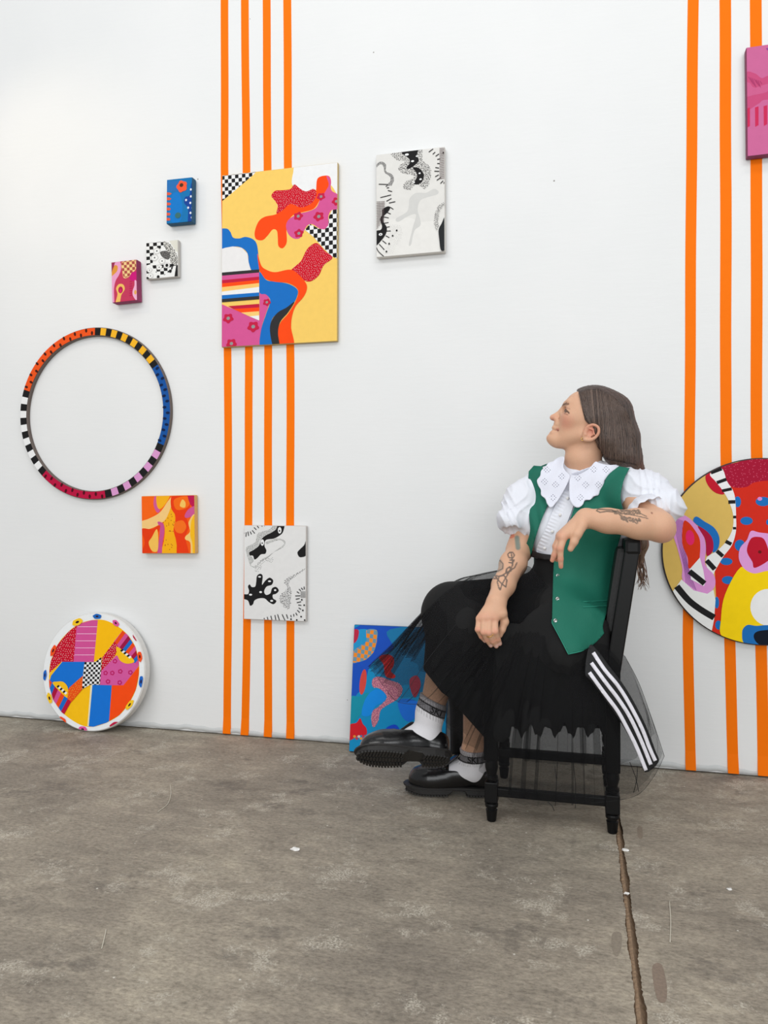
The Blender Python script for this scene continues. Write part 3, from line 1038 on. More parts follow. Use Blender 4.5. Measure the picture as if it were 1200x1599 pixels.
A.dots(q, 20, 6.5, (222, 150, 160), jit=0.3)
A.poly([(120, 850), (220, 830), (320, 790), (360, 900), (260, 1000), (180, 1100), (110, 1180)], (24, 146, 170))
A.poly([(350, 780), (440, 750), (510, 810), (500, 880), (400, 940), (340, 1040), (250, 1030), (280, 880)], (22, 140, 230))
A.poly([(110, 1150), (190, 1120), (232, 1070), (260, 1130), (300, 1180), (300, 1250), (220, 1260), (100, 1310)], (214, 30, 44))
for k in range(8):
    A.disc((170 + k * 24, 1270 + (k % 2) * 22), 17, 14, [(236, 150, 60), (200, 60, 80), (230, 200, 190)][k % 3])
A.poly([(370, 1330), (390, 1240), (480, 1215), (540, 1160), (620, 1140), (665, 1190), (650, 1240), (560, 1330), (450, 1400)], (22, 72, 200))
A.poly([(780, 640), (860, 600), (900, 700), (840, 840), (790, 760)], (170, 60, 80))
A.poly([(650, 880), (800, 860), (900, 940), (800, 1100), (700, 1060)], (30, 110, 214))
A.build(root)


# ---- ring
def ring_angle(c, r, ax, up, px, py, n):
    P = onplane(px, py, c, n) - c
    return math.atan2(P @ up, P @ ax)


AX, AZ, AN = np.array([1.0, 0, 0]), np.array([0, 0, 1.0]), np.array([0, -1.0, 0])
T = 0.019
c0 = (wall_pt(32, 645, T) + wall_pt(266, 645, T)) / 2
top, bot = wall_pt(152, 510, T), wall_pt(150, 781, T)
c0[2] = (top[2] + bot[2]) / 2
RO = 0.5 * ((top[2] - bot[2]) / 2 + (wall_pt(266, 645, T)[0] - wall_pt(32, 645, T)[0]) / 2)
RI = RO - 0.0365
root = empty('ring_artwork', (c0[0], -T / 2, c0[2] - RO))
tag(root, 'large open ring painted with striped and spotted sections in many colours', 'ring')
V, F = [], []
n = 160
for i in range(n):
    a = 2 * math.pi * i / n
    d = np.array([math.cos(a), 0, math.sin(a)])
    for r, y in ((RO, -0.002), (RO, -T + 0.003), (RO - 0.003, -T), (RI + 0.003, -T), (RI, -T + 0.003), (RI, -0.002)):
        V.append(np.array([c0[0], y, c0[2]]) + d * r)
for i in range(n):
    k = (i + 1) % n
    for j in range(6):
        F.append((i * 6 + j, k * 6 + j, k * 6 + (j + 1) % 6, i * 6 + (j + 1) % 6))
link('ring_body', pymesh('ring_body', V, F), mat('ring_side', (104, 92, 86), 0.7, 0.2, 80), root)
A = Art(np.array([c0[0], -T, c0[2]]), AX, AZ, [(RO * math.cos(t), RO * math.sin(t)) for t in np.linspace(0, 2 * math.pi, 120, endpoint=False)], (20, 490, 4.0))
cn = np.array([c0[0], -T, c0[2]])


def ang(x, y):
    P = onplane(x / 4 + 20, y / 4 + 490, cn, AN) - cn
    return math.atan2(P @ AZ, P @ AX)


def arc(a0, a1, color, ri=None, ro=None):
    ri, ro = ri or RI + 0.003, ro or RO - 0.003
    m = max(2, int(abs(a1 - a0) / 0.03) + 1)
    for i in range(m):
        t0, t1 = a0 + (a1 - a0) * i / m, a0 + (a1 - a0) * (i + 1) / m
        A.raw([(ro * math.cos(t0), ro * math.sin(t0)), (ro * math.cos(t1), ro * math.sin(t1)),
               (ri * math.cos(t1), ri * math.sin(t1)), (ri * math.cos(t0), ri * math.sin(t0))], color, False)
    A.lv += 1


a_by = ang(515, 105)          # orange | yellow-black
a_yb = ang(890, 330)          # yellow-black | blue
a_bp = ang(930, 815)          # blue | pink-black
a_pc = ang(580, 1140)         # pink-black | crimson
a_cw = ang(205, 985)          # crimson | white-black
a_wo = ang(90, 480)           # white-black | orange


def unwrap(a, below):
    while a > below:
        a -= 2 * math.pi
    return a


a1 = unwrap(a_yb, a_by)
a2 = unwrap(a_bp, a1)
a3 = unwrap(a_pc, a2)
a4 = unwrap(a_cw, a3)
a5 = unwrap(a_wo, a4)
a6 = a_by - 2 * math.pi


def bands(s, e, k, col):
    for i in range(k):
        f0, f1 = s + (e - s) * i / k, s + (e - s) * (i + 1) / k
        arc(f0, f1, BLACK if i % 2 == 0 else col)


bands(a_by, a1, 13, (246, 182, 40))
arc(a1, a2, (24, 84, 160))
bands(a2, a3, 11, (222, 156, 208))
arc(a3, a4, (190, 20, 66))
bands(a4, a5, 13, (240, 240, 240))
arc(a5, a6, (240, 86, 28))


def seeds(s, e, k, col):
    for i in range(k):
        t = s + (e - s) * (i + 0.5) / k
        r = RI + 0.0365 * (0.30 if i % 2 else 0.68) + random.uniform(-.002, .002)
        P = []
        for j in range(12):
            u = 2 * math.pi * j / 12
            x, y = 0.0088 * math.cos(u), 0.0055 * math.sin(u)
            P.append((r * math.cos(t) + x * math.cos(t) - y * math.sin(t), r * math.sin(t) + x * math.sin(t) + y * math.cos(t)))
        A.raw(P, col, False)
    A.lv += 1


seeds(a1, a2, 14, (14, 34, 74))
seeds(a3, a4, 11, (80, 8, 26))
seeds(a5, a6, 16, (70, 26, 18))
A.build(root)


# ---- round painted things
def round_board(c, ax, up, R, t, rim_col, side_col, label, crop, name='round_painting'):
    n = np.cross(ax, up)
    root = empty(name, c - up * R - n * t / 2)
    tag(root, label, 'painting')
    V, F = [], []
    m = 128
    prof = ((R - 0.004, -t), (R, -t + 0.003), (R, -0.004), (R - 0.004, 0.0))
    for i in range(m):
        a = 2 * math.pi * i / m
        d = ax * math.cos(a) + up * math.sin(a)
        for r, z in prof:
            V.append(c + d * r + n * z)
    k = len(prof)
    for i in range(m):
        q = (i + 1) % m
        for j in range(k - 1):
            F.append((i * k + j, q * k + j, q * k + j + 1, i * k + j + 1))
    F.append(tuple(i * k + k - 1 for i in range(m)))
    F.append(tuple(i * k for i in range(m))[::-1])
    link('board', pymesh('board', V, F), mat('board_side_%d_%d_%d' % side_col, side_col, 0.7, 0.2, 90), root)
    reg = [((R - 0.004) * math.cos(a), (R - 0.004) * math.sin(a)) for a in np.linspace(0, 2 * math.pi, 100, endpoint=False)]
    A = Art(c, ax, up, reg, crop)
    A.fill(rim_col)
    return root, A


# large disc on the right, on the wall
T = 0.022
ct, cb = wall_pt(1190, 715, T), wall_pt(1190, 1008, T)
Rb = (ct[2] - cb[2]) / 2
cl = wall_pt(1033.5, 870, T)
cc = np.array([cl[0] + Rb, -T - 0.003, (ct[2] + cb[2]) / 2])
crop = (1020, 690, 4.703)
root, A = round_board(cc, AX, AZ, Rb, T, (222, 186, 98), (52, 42, 44), 'large round painting on the wall behind the chair, cut by the right photo edge', crop)
A.poly([(500, 180), (620, 150), (760, 110), (900, 100), (1400, 200), (1500, 900), (1300, 1500), (800, 1540), (430, 1420), (440, 1250), (465, 1150), (455, 950), (520, 840), (590, 740), (612, 620), (600, 430), (560, 320), (530, 260)], (214, 44, 26), False)
q = [(490, 190), (620, 150), (760, 110), (1000, 100), (1200, 200), (1000, 300), (850, 285), (740, 300), (690, 330), (600, 335), (550, 300)]
A.poly(q, (168, 16, 52))
A.dots(q, 26, 3.5, (210, 80, 110), jit=0.4)
for c, rx, ry in (((622, 440), 24, 40), ((810, 438), 50, 34), ((688, 580), 42, 30), ((850, 590), 16, 22), ((640, 760), 36, 42), ((540, 878), 42, 27), ((552, 1015), 42, 30), ((470, 1180), 16, 44), ((482, 1345), 22, 34), ((960, 560), 40, 30), ((1040, 430), 40, 30)):
    A.disc(c, rx, ry, (28, 112, 190))
A.disc((786, 418), 16, 14, (222, 140, 214))
A.poly([(395, 230), (440, 225), (480, 300), (525, 380), (470, 378), (420, 340), (388, 280)], (196, 22, 44))
A.poly([(420, 235), (505, 195), (545, 290), (585, 350), (605, 420), (612, 560), (610, 660), (580, 760), (520, 840), (460, 940), (440, 975), (400, 930), (395, 850), (470, 800), (540, 730), (585, 640), (590, 540), (560, 440), (515, 360), (460, 290)], WHITE)
for a, b, w in (((425, 225), (505, 195), 30), ((470, 300), (540, 275), 24), ((508, 360), (580, 345), 22), ((555, 442), (606, 440), 26), ((590, 552), (612, 552), 20), ((588, 634), (612, 634), 18), ((535, 730), (577, 752), 26), ((470, 800), (515, 840), 28), ((395, 870), (455, 935), 34)):
    A.line([a, b], w, BLACK)
A.poly([(150, 560), (200, 530), (260, 555), (320, 610), (370, 680), (390, 780), (385, 900), (450, 980), (455, 1060), (400, 1115), (320, 1110), (250, 1070), (215, 1000), (215, 920), (180, 780), (150, 680)], (224, 152, 214))
for k in range(7):
    A.line([(165 + k * 9, 560 + k * 3), (178 + k * 9, 700), (225 + k * 5, 900), (245 + k * 12, 1040 + k * 8)], 4, (150, 90, 160), True)
A.poly([(296, 580), (320, 548), (380, 585), (450, 630), (488, 700), (480, 780), (440, 810), (440, 720), (400, 660), (340, 620)], (28, 112, 190))
A.poly([(330, 620), (400, 660), (440, 720), (440, 800), (395, 835), (385, 720)], (176, 18, 60))
A.poly([(225, 590), (260, 590), (310, 650), (345, 720), (345, 830), (330, 880), (265, 930), (255, 850), (215, 740)], (222, 56, 18))
A.disc((273, 703), 30, 56, (238, 40, 110), 0.1, 20)
A.poly([(270, 935), (345, 850), (370, 940), (385, 1030), (375, 1060), (280, 1010)], WHITE, False)
A.line([(268, 950), (380, 1040)], 40, BLACK)
A.poly([(130, 1120), (210, 1010), (300, 1090), (400, 1115), (445, 1085), (460, 1160), (450, 1300), (430, 1400), (300, 1330), (180, 1210)], (238, 238, 236), False)
A.line([(175, 1060), (260, 1160), (350, 1230), (450, 1290)], 46, BLACK, True)
A.poly([(645, 920), (760, 950), (900, 900), (1200, 900), (1200, 1500), (700, 1490), (510, 1430), (500, 1300), (530, 1120)], (252, 214, 10))
A.poly([(640, 780), (690, 720), (720, 655), (780, 665), (900, 690), (1000, 800), (940, 920), (820, 950), (740, 965), (670, 930), (632, 860)], (226, 158, 218))
A.poly([(690, 800), (720, 710), (780, 698), (820, 720), (850, 800), (860, 860), (750, 925), (730, 880)], (190, 18, 44))
A.disc((785, 808), 12, 12, (110, 20, 20))
A.disc((850, 1215), 122, 134, WHITE, 0, 28)
A.poly([(655, 1400), (690, 1345), (760, 1350), (850, 1345), (1000, 1360), (1000, 1530), (700, 1500)], (30, 112, 186))
A.poly([(740, 1430), (790, 1385), (1000, 1390), (1000, 1500), (800, 1495)], (16, 24, 38))
A.build(root)

# disc leaning at the foot of the wall, lower left
crop = (50, 940, 6.0)
T = 0.040
bt = floor_pt(138, 1143.0)
up0 = np.array([0, 0, 1.0])
Rd = 0.243
lean = math.asin((abs(bt[1]) - T - 0.006) / (2 * Rd))
upv = np.array([0, math.sin(lean), math.cos(lean)])
cd = bt + upv * Rd + np.array([0, 0, 0.002])
root, A = round_board(cd, AX, upv, Rd, T, (240, 242, 243), (224, 222, 218), 'round white-rimmed drum-like painting with patchwork face, leaning on the wall', crop, 'round_painting')
inner = [(160, 690), (175, 560), (240, 400), (340, 280), (440, 205), (560, 170), (680, 170), (800, 225), (900, 310), (970, 420), (1003, 560), (1003, 680), (975, 820), (910, 950), (820, 1060), (700, 1130), (580, 1168), (480, 1160), (380, 1110), (280, 1030), (205, 920), (168, 800)]
Li = A.poly(inner, (255, 196, 20))
full = A.region
A.region = [A.loc(p) for p in inner]
A.poly([(100, 720), (100, 200), (440, 180), (390, 560), (280, 560)], (200, 14, 44), False)
A.dots([(140, 720), (140, 200), (432, 190), (388, 552), (275, 560)], 24, 4, (244, 190, 190), sm=False)
A.poly([(430, 100), (625, 100), (580, 565), (390, 560)], (214, 84, 152), False)
for k in range(5):
    A.line([(428 - k * 7, 232 + k * 66), (612 - k * 7, 232 + k * 66)], 5, (246, 200, 226))
A.poly([(625, 100), (900, 200), (660, 520), (580, 570)], (255, 192, 14), False)
A.poly([(180, 690), (285, 560), (500, 560), (480, 690), (350, 830), (160, 760)], (22, 116, 214), False)
A.poly([(770, 370), (880, 230), (1100, 560), (960, 600), (800, 440)], (214, 84, 152), False)
for k, col in enumerate([(240, 76, 20), (214, 84, 152), (160, 20, 70), (28, 110, 200), (240, 76, 20), (214, 84, 152), (176, 18, 60), (28, 110, 200)]):
    f0, f1 = k / 8, (k + 1) / 8
    A.poly([(775 + 190 * f0, 375 + 200 * f0), (870 + 200 * f0, 240 + 220 * f0), (870 + 200 * f1, 240 + 220 * f1), (775 + 190 * f1, 375 + 200 * f1)], col, False)
A.poly([(660, 520), (775, 370), (810, 420), (780, 500), (650, 660)], (200, 14, 44), False)
A.dots([(660, 520), (775, 370), (810, 420), (780, 500), (650, 660)], 22, 4.2, (244, 210, 210), sm=False)
A.poly([(640, 660), (790, 500), (1010, 590), (860, 780), (640, 780)], (216, 90, 160), False)
for c in ((780, 555), (692, 665), (755, 665), (830, 650), (925, 660), (715, 745), (825, 755)):
    A.disc(c, 24, 21, (190, 30, 100), 0, 16, 0.1)
    A.disc(c, 12, 10, (216, 90, 160))
A.poly([(805, 420), (960, 545), (900, 578), (830, 550), (800, 480)], (252, 196, 30))
for k in range(6):
    A.poly([(828 + k * 15, 455 + k * 12.5), (848 + k * 15, 440 + k * 12.5), (863 + k * 15, 452 + k * 12.5), (843 + k * 15, 468 + k * 12.5)], BLACK if k % 2 == 0 else WHITE, False)
A.poly([(750, 780), (860, 780), (1040, 560), (1040, 1000), (720, 1200)], (252, 78, 16), False)
A.poly([(560, 775), (752, 780), (720, 1200), (520, 1200)], (22, 116, 214), False)
A.poly([(553, 775), (570, 775), (532, 1200), (520, 1200)], (240, 230, 190), False)
A.poly([(355, 800), (480, 690), (500, 790), (370, 940), (300, 900)], (240, 84, 20), False)
A.dots([(355, 800), (480, 690), (490, 790), (370, 930), (320, 900)], 22, 4.4, (250, 170, 60), sm=False)
A.poly([(140, 700), (350, 920), (290, 1060), (120, 860)], (214, 84, 152), False)
for k, col in enumerate([(240, 76, 20), (28, 110, 200), (176, 18, 60), (214, 84, 152), (240, 76, 20), (28, 110, 200), (190, 20, 60)]):
    f0, f1 = k / 7, (k + 1) / 7
    A.poly([(160 + 210 * f0, 725 + 210 * f0), (160 + 210 * f1, 725 + 210 * f1), (120 + 180 * f1, 850 + 210 * f1), (120 + 180 * f0, 850 + 210 * f0)], col, False)
A.poly([(200, 765), (245, 745), (300, 750), (340, 800), (340, 870), (320, 890)], (252, 196, 30))
for k in range(6):
    A.poly([(235 + k * 14, 792 + k * 12.5), (252 + k * 14, 775 + k * 12.5), (266 + k * 14, 788 + k * 12.5), (249 + k * 14, 806 + k * 12.5)], BLACK if k % 2 == 0 else WHITE, False)
q = [(497, 562), (600, 560), (655, 515), (655, 600), (640, 775), (550, 775), (475, 815), (480, 700)]
A.poly(q, WHITE, False)
A.checker(q, (497, 562), (22, 0.5), (-2.2, 22.5), BLACK)
A.region = full
for (c, rx, ry, rot, col) in (((430, 188), 58, 32, .35, (252, 204, 40)), ((615, 135), 46, 24, 0, (30, 104, 190)), ((790, 198), 40, 24, -.6, (226, 90, 158)), ((972, 325), 42, 20, -1.0, (190, 22, 60)), ((1015, 512), 24, 48, 0.2, (250, 84, 30)), ((1027, 745), 22, 52, 0, (30, 104, 200)), ((920, 962), 56, 24, .9, (252, 204, 40)), ((785, 1150), 58, 26, .3, (196, 22, 66)), ((480, 1192), 46, 28, 0, (226, 90, 158)), ((290, 1118), 52, 34, -.7, (250, 84, 30)), ((170, 900), 26, 52, .4, (252, 204, 40)), ((127, 685), 18, 50, 0, (30, 104, 200)), ((205, 455), 24, 56, -.35, (250, 84, 30))):
    A.disc(c, rx, ry, col, rot, 24, 0.06)
    A.disc(c, rx * .36, ry * .36, (50, 20, 30), rot, 10)
A.build(root)


# ================================================================== solid modelling by distance fields
FAR = 0.06


class Field:
    def __init__(self):
        self.ops = []

    def cone(self, a, b, r1, r2, k=0.012, flat=None, sub=False):
        a, b = np.array(a, float), np.array(b, float)
        R = max(r1, r2)
        lo, hi = np.minimum(a, b) - R, np.maximum(a, b) + R
        self.ops.append(('c', (a, b, r1, r2, flat), k, sub, lo, hi))
        return self

    def chain(self, pts, rs, k=0.012, flat=None):
        for i in range(len(pts) - 1):
            self.cone(pts[i], pts[i + 1], rs[i], rs[i + 1], k, flat)
        return self

    def ell(self, c, r, axes=None, k=0.012, sub=False):
        c = np.array(c, float)
        if axes is None:
            axes = (np.array([1., 0, 0]), np.array([0, 1., 0]), np.array([0, 0, 1.]))
        axes = [np.array(x, float) / np.linalg.norm(x) for x in axes]
        R = max(r)
        self.ops.append(('e', (c, r, axes), k, sub, c - R, c + R))
        return self

    def ball(self, c, r, k=0.012, sub=False):
        return self.ell(c, (r, r, r), None, k, sub)

    @staticmethod
    def prim(kind, prm, x, y, z):
        if kind == 'c':
            a, b, r1, r2, flat = prm
            px, py, pz = x - a[0], y - a[1], z - a[2]
            ba = b - a
            if flat is not None:
                nrm, s = flat
                nn = np.array(nrm, float) / np.linalg.norm(nrm)
                dn = (px * nn[0] + py * nn[1] + pz * nn[2]) * (s - 1)
                px, py, pz = px + dn * nn[0], py + dn * nn[1], pz + dn * nn[2]
                ba = ba + (ba @ nn) * (s - 1) * nn
            L2 = ba @ ba + 1e-12
            t = np.clip((px * ba[0] + py * ba[1] + pz * ba[2]) / L2, 0, 1)
            dx, dy, dz = px - ba[0] * t, py - ba[1] * t, pz - ba[2] * t
            return np.sqrt(dx * dx + dy * dy + dz * dz) - (r1 + (r2 - r1) * t)
        c, r, ax = prm
        px, py, pz = x - c[0], y - c[1], z - c[2]
        k0 = k1 = 0
        for i in range(3):
            q = (px * ax[i][0] + py * ax[i][1] + pz * ax[i][2]) / r[i]
            k0 = k0 + q * q
            k1 = k1 + (q / r[i]) ** 2
        k0, k1 = np.sqrt(k0), np.sqrt(k1)
        return k0 * (k0 - 1) / np.maximum(k1, 1e-6)

    @staticmethod
    def blend(d, v, k, sub):
        if sub:
            h = np.maximum(k - np.abs(d + v), 0) / k
            return np.maximum(d, -v) + h * h * k * 0.25
        h = np.maximum(k - np.abs(d - v), 0) / k
        return np.minimum(d, v) - h * h * k * 0.25

    def eval(self, P):
        P = np.asarray(P, float)
        x, y, z = P[..., 0], P[..., 1], P[..., 2]
        d = np.full(x.shape, 1e3)
        for kind, prm, k, sub, lo, hi in self.ops:
            d = self.blend(d, self.prim(kind, prm, x, y, z), k, sub)
        return d

    def bounds(self):
        lo = np.min([o[4] for o in self.ops if not o[3]], axis=0)
        hi = np.max([o[5] for o in self.ops if not o[3]], axis=0)
        return lo, hi

    def grid(self, h, pad=0.03, lo=None, hi=None):
        l, u = self.bounds()
        lo = l - pad if lo is None else np.maximum(l - pad, lo)
        hi = u + pad if hi is None else np.minimum(u + pad, hi)
        n = np.ceil((hi - lo) / h).astype(int) + 1
        X = [(lo[i] + h * np.arange(n[i])).astype(np.float32) for i in range(3)]
        D = np.full(n, FAR, dtype=np.float32)
        for kind, prm, k, sub, a, b in self.ops:
            m = FAR * 0.9 if not sub else k + 0.005
            i0 = np.clip(np.floor((a - m - lo) / h).astype(int), 0, n)
            i1 = np.clip(np.ceil((b + m - lo) / h).astype(int) + 1, 0, n)
            if np.any(i1 <= i0):
                continue
            s = tuple(slice(p, q) for p, q in zip(i0, i1))
            v = self.prim(kind, prm, X[0][s[0]][:, None, None], X[1][s[1]][None, :, None], X[2][s[2]][None, None, :])
            D[s] = self.blend(D[s], v.astype(np.float32), k, sub)
        return D, X, lo

    def mesh(self, h, pad=0.03, post=None, lo=None, hi=None):
        D, X, o = self.grid(h, pad, lo, hi)
        if post is not None:
            D = post(D, X[0][:, None, None], X[1][None, :, None], X[2][None, None, :])
        return surface_nets(D, o, h)


def surface_nets(D, origin, h):
    D = D.copy()
    D[0], D[-1] = np.maximum(D[0], h), np.maximum(D[-1], h)
    D[:, 0], D[:, -1] = np.maximum(D[:, 0], h), np.maximum(D[:, -1], h)
    D[:, :, 0], D[:, :, -1] = np.maximum(D[:, :, 0], h), np.maximum(D[:, :, -1], h)
    S = D < 0
    cnt = np.zeros(tuple(np.array(D.shape) - 1), dtype=np.int8)
    for i in (0, 1):
        for j in (0, 1):
            for k in (0, 1):
                cnt += S[i:i + cnt.shape[0], j:j + cnt.shape[1], k:k + cnt.shape[2]]
    act = np.argwhere((cnt > 0) & (cnt < 8))
    vid = np.full(cnt.shape, -1, dtype=np.int32)
    vid[act[:, 0], act[:, 1], act[:, 2]] = np.arange(len(act))
    co = [(i, j, k) for i in (0, 1) for j in (0, 1) for k in (0, 1)]
    val = np.stack([D[act[:, 0] + c[0], act[:, 1] + c[1], act[:, 2] + c[2]] for c in co], 1)
    acc = np.zeros((len(act), 3))
    n = np.zeros(len(act))
    for a in range(8):
        for b in range(a + 1, 8):
            if sum(abs(co[a][q] - co[b][q]) for q in range(3)) != 1:
                continue
            m = (val[:, a] < 0) != (val[:, b] < 0)
            t = val[m, a] / (val[m, a] - val[m, b])
            acc[m] += np.array(co[a]) + t[:, None] * (np.array(co[b]) - np.array(co[a]))
            n[m] += 1
    V = (act + acc / n[:, None]) * h + origin
    faces = []
    for ax in range(3):
        s0 = [slice(None)] * 3
        s1 = [slice(None)] * 3
        s0[ax], s1[ax] = slice(0, -1), slice(1, None)
        ch = np.argwhere(S[tuple(s0)] != S[tuple(s1)])
        u, v = (ax + 1) % 3, (ax + 2) % 3
        ch = ch[(ch[:, u] > 0) & (ch[:, v] > 0) & (ch[:, u] < D.shape[u] - 1) & (ch[:, v] < D.shape[v] - 1)]
        ins = S[ch[:, 0], ch[:, 1], ch[:, 2]]
        eu, ev = np.zeros(3, int), np.zeros(3, int)
        eu[u], ev[v] = 1, 1
        q = [ch - eu - ev, ch - ev, ch, ch - eu]
        f = np.stack([vid[c[:, 0], c[:, 1], c[:, 2]] for c in q], 1)
        f[~ins] = f[~ins][:, ::-1]
        faces.append(f)
    return V, np.concatenate(faces)


def smooth_v(V, F, it=1, lam=0.5):
    for _ in range(it):
        acc = np.zeros_like(V)
        n = np.zeros(len(V))
        k = F.shape[1]
        for i in range(k):
            a, b = F[:, i], F[:, (i + 1) % k]
            np.add.at(acc, a, V[b])
            np.add.at(n, a, 1)
            np.add.at(acc, b, V[a])
            np.add.at(n, b, 1)
        V = V + lam * (acc / n[:, None] - V)
    return V


def march(field, px, py, off=0.0, d0=1.9, d1=2.9):
    """camera depth at which a pixel's line of sight meets a form (nan if it misses)"""
    px, py = np.asarray(px, float), np.asarray(py, float)
    R = FW[None] + ((px - CX) / FPX)[:, None] * RT[None] + ((CY - py) / FPX)[:, None] * UP[None]
    L = np.linalg.norm(R, axis=1)
    d = np.full(len(px), d0)
    hit = np.zeros(len(px), bool)
    for _ in range(70):
        s = field.eval(CAM + R * d[:, None]) - off
        hit |= s < 0.0006
        d = np.where(hit, d, d + 0.8 * np.clip(s, 0.0004, 0.2) / L)
    hit &= d < d1
    return np.where(hit, d, np.nan)


def patch(poly, field, off, thick, step=3.0, closed=True, sm=True, n=4, relax=4, dfun=None, ripple=None):
    """cloth panel: outline in photo pixels, lying on a form; returns V, F and each vertex's pixel"""
    P = catmull(poly, n) if sm else [np.array(p, float) for p in poly]
    P = [p[:2] for p in P]
    nb = len(P)
    xs_, ys_ = [p[0] for p in P], [p[1] for p in P]
    pts = [Vector(p) for p in P]
    y = min(ys_) + step / 2
    r = 0
    bp = np.array(P)
    while y < max(ys_):
        x = min(xs_) + (step / 2 if r % 2 else 0)
        while x < max(xs_):
            if inside((x, y), P) and np.min(np.hypot(bp[:, 0] - x, bp[:, 1] - y)) > step * 0.5:
                pts.append(Vector((x, y)))
            x += step
        y += step * 0.87
        r += 1
    vs, es, fs, *_ = geometry.delaunay_2d_cdt(pts, [(i, (i + 1) % nb) for i in range(nb)], [], 1, 1e-4)
    U = np.array([tuple(v) for v in vs])
    Fc = np.array([f for f in fs if len(f) == 3])
    dp = march(field, U[:, 0], U[:, 1], off) if dfun is None else np.array([dfun(a, b) for a, b in U])
    E = np.array(sorted({tuple(sorted((f[i], f[(i + 1) % 3]))) for f in Fc for i in range(3)}))
    for it in range(60):
        bad = np.isnan(dp)
        if not bad.any():
            break
        acc, cn_ = np.zeros(len(dp)), np.zeros(len(dp))
        for a, b in ((E[:, 0], E[:, 1]), (E[:, 1], E[:, 0])):
            ok = ~np.isnan(dp[b])
            np.add.at(acc, a[ok], dp[b[ok]])
            np.add.at(cn_, a[ok], 1)
        fillable = bad & (cn_ > 0)
        dp[fillable] = acc[fillable] / cn_[fillable]
    base = dp.copy()
    for it in range(relax):
        acc, cn_ = np.zeros(len(dp)), np.zeros(len(dp))
        for a, b in ((E[:, 0], E[:, 1]), (E[:, 1], E[:, 0])):
            np.add.at(acc, a, dp[b])
            np.add.at(cn_, a, 1)
        dp = np.minimum(0.5 * dp + 0.5 * acc / np.maximum(cn_, 1), base)
    if ripple is not None:
        dp = dp - ripple(U[:, 0], U[:, 1])
    V0 = np.array([Q(u[0], u[1], d) for u, d in zip(U, dp)])
    V1 = np.array([Q(u[0], u[1], d + thick) for u, d in zip(U, dp)])
    # orient faces to the camera
    a, b, c = V0[Fc[:, 0]], V0[Fc[:, 1]], V0[Fc[:, 2]]
    flip = np.einsum('ij,ij->i', np.cross(b - a, c - a), CAM - a) < 0
    Fc[flip] = Fc[flip][:, ::-1]
    from collections import Counter
    cnt = Counter()
    for f in Fc:
        for i in range(3):
            cnt[(f[i], f[(i + 1) % 3])] += 1
    side = [(q, p) for (p, q) in cnt if (q, p) not in cnt]
    m = len(U)
    F = [tuple(f) for f in Fc] + [tuple(f[::-1] + m) for f in Fc]
    for p, q in side:
        F.append((p, q, q + m, p + m))
    return np.vstack([V0, V1]), F, np.vstack([U, U])


def sheet(cols, nu, nv, wave=None, wave2=None):
    """loft through columns of points (each column top to bottom)"""
    C = [catmull([np.array(p) for p in c], 12, False) for c in cols]
    rs = []
    for c in C:
        c = np.array(c)
        t = np.concatenate([[0], np.cumsum(np.linalg.norm(np.diff(c, axis=0), axis=1))])
        s = np.linspace(0, t[-1], nv)
        rs.append(np.stack([np.interp(s, t, c[:, k]) for k in range(3)], 1))
    rs = np.array(rs)
    G = np.zeros((nu, nv, 3))
    hem = np.array(catmull(list(rs[:, -1]), 24, False))
    hl = np.concatenate([[0], np.cumsum(np.linalg.norm(np.diff(hem, axis=0), axis=1))])
    tt = np.interp(np.linspace(0, hl[-1], nu), hl, np.arange(len(hem)))
    for j in range(nv):
        cc_ = np.array(catmull(list(rs[:, j]), 24, False))
        t = tt
        for k in range(3):
            G[:, j, k] = np.interp(t, np.arange(len(cc_)), cc_[:, k])
    if wave is not None:
        u = np.linspace(0, 1, nu)[:, None]
        v = np.linspace(0, 1, nv)[None, :]
        G += wave(u, v)[..., None] * (-FW)[None, None]
    if wave2 is not None:
        G += wave2(u, v)[..., None] * RT[None, None]
    V = G.reshape(-1, 3)
    i, j = np.meshgrid(np.arange(nu - 1), np.arange(nv - 1), indexing='ij')
    a = (i * nv + j).ravel()
    F = np.stack([a, a + nv, a + nv + 1, a + 1], 1)
    return V, F


# ================================================================== chair
M_WOOD = mat('black_lacquered_wood', (9, 9, 10), 0.42, 0.08, 30, 0.3, spec=0.25, stretch=(1, 1, 0.15))
YN, YF = -0.603, -0.225                 # near and far side (chair stands square to the wall)
XF, XB = -0.256, 0.086                  # front and rear legs
chair = empty('wooden_chair', ((XF + XB) / 2, (YN + YF) / 2, 0))
tag(chair, 'black wooden chair with turned legs that the person sits on sideways', 'chair')


def leg_profile(h):
    return [(0.0, 0.0115), (0.003, 0.0135), (0.030, 0.0165), (0.034, 0.0175), (0.037, 0.0135), (0.041, 0.0135), (0.043, 0.0185),
            (0.049, 0.0195), (0.054, 0.0185), (0.056, 0.015), (h, 0.015)]


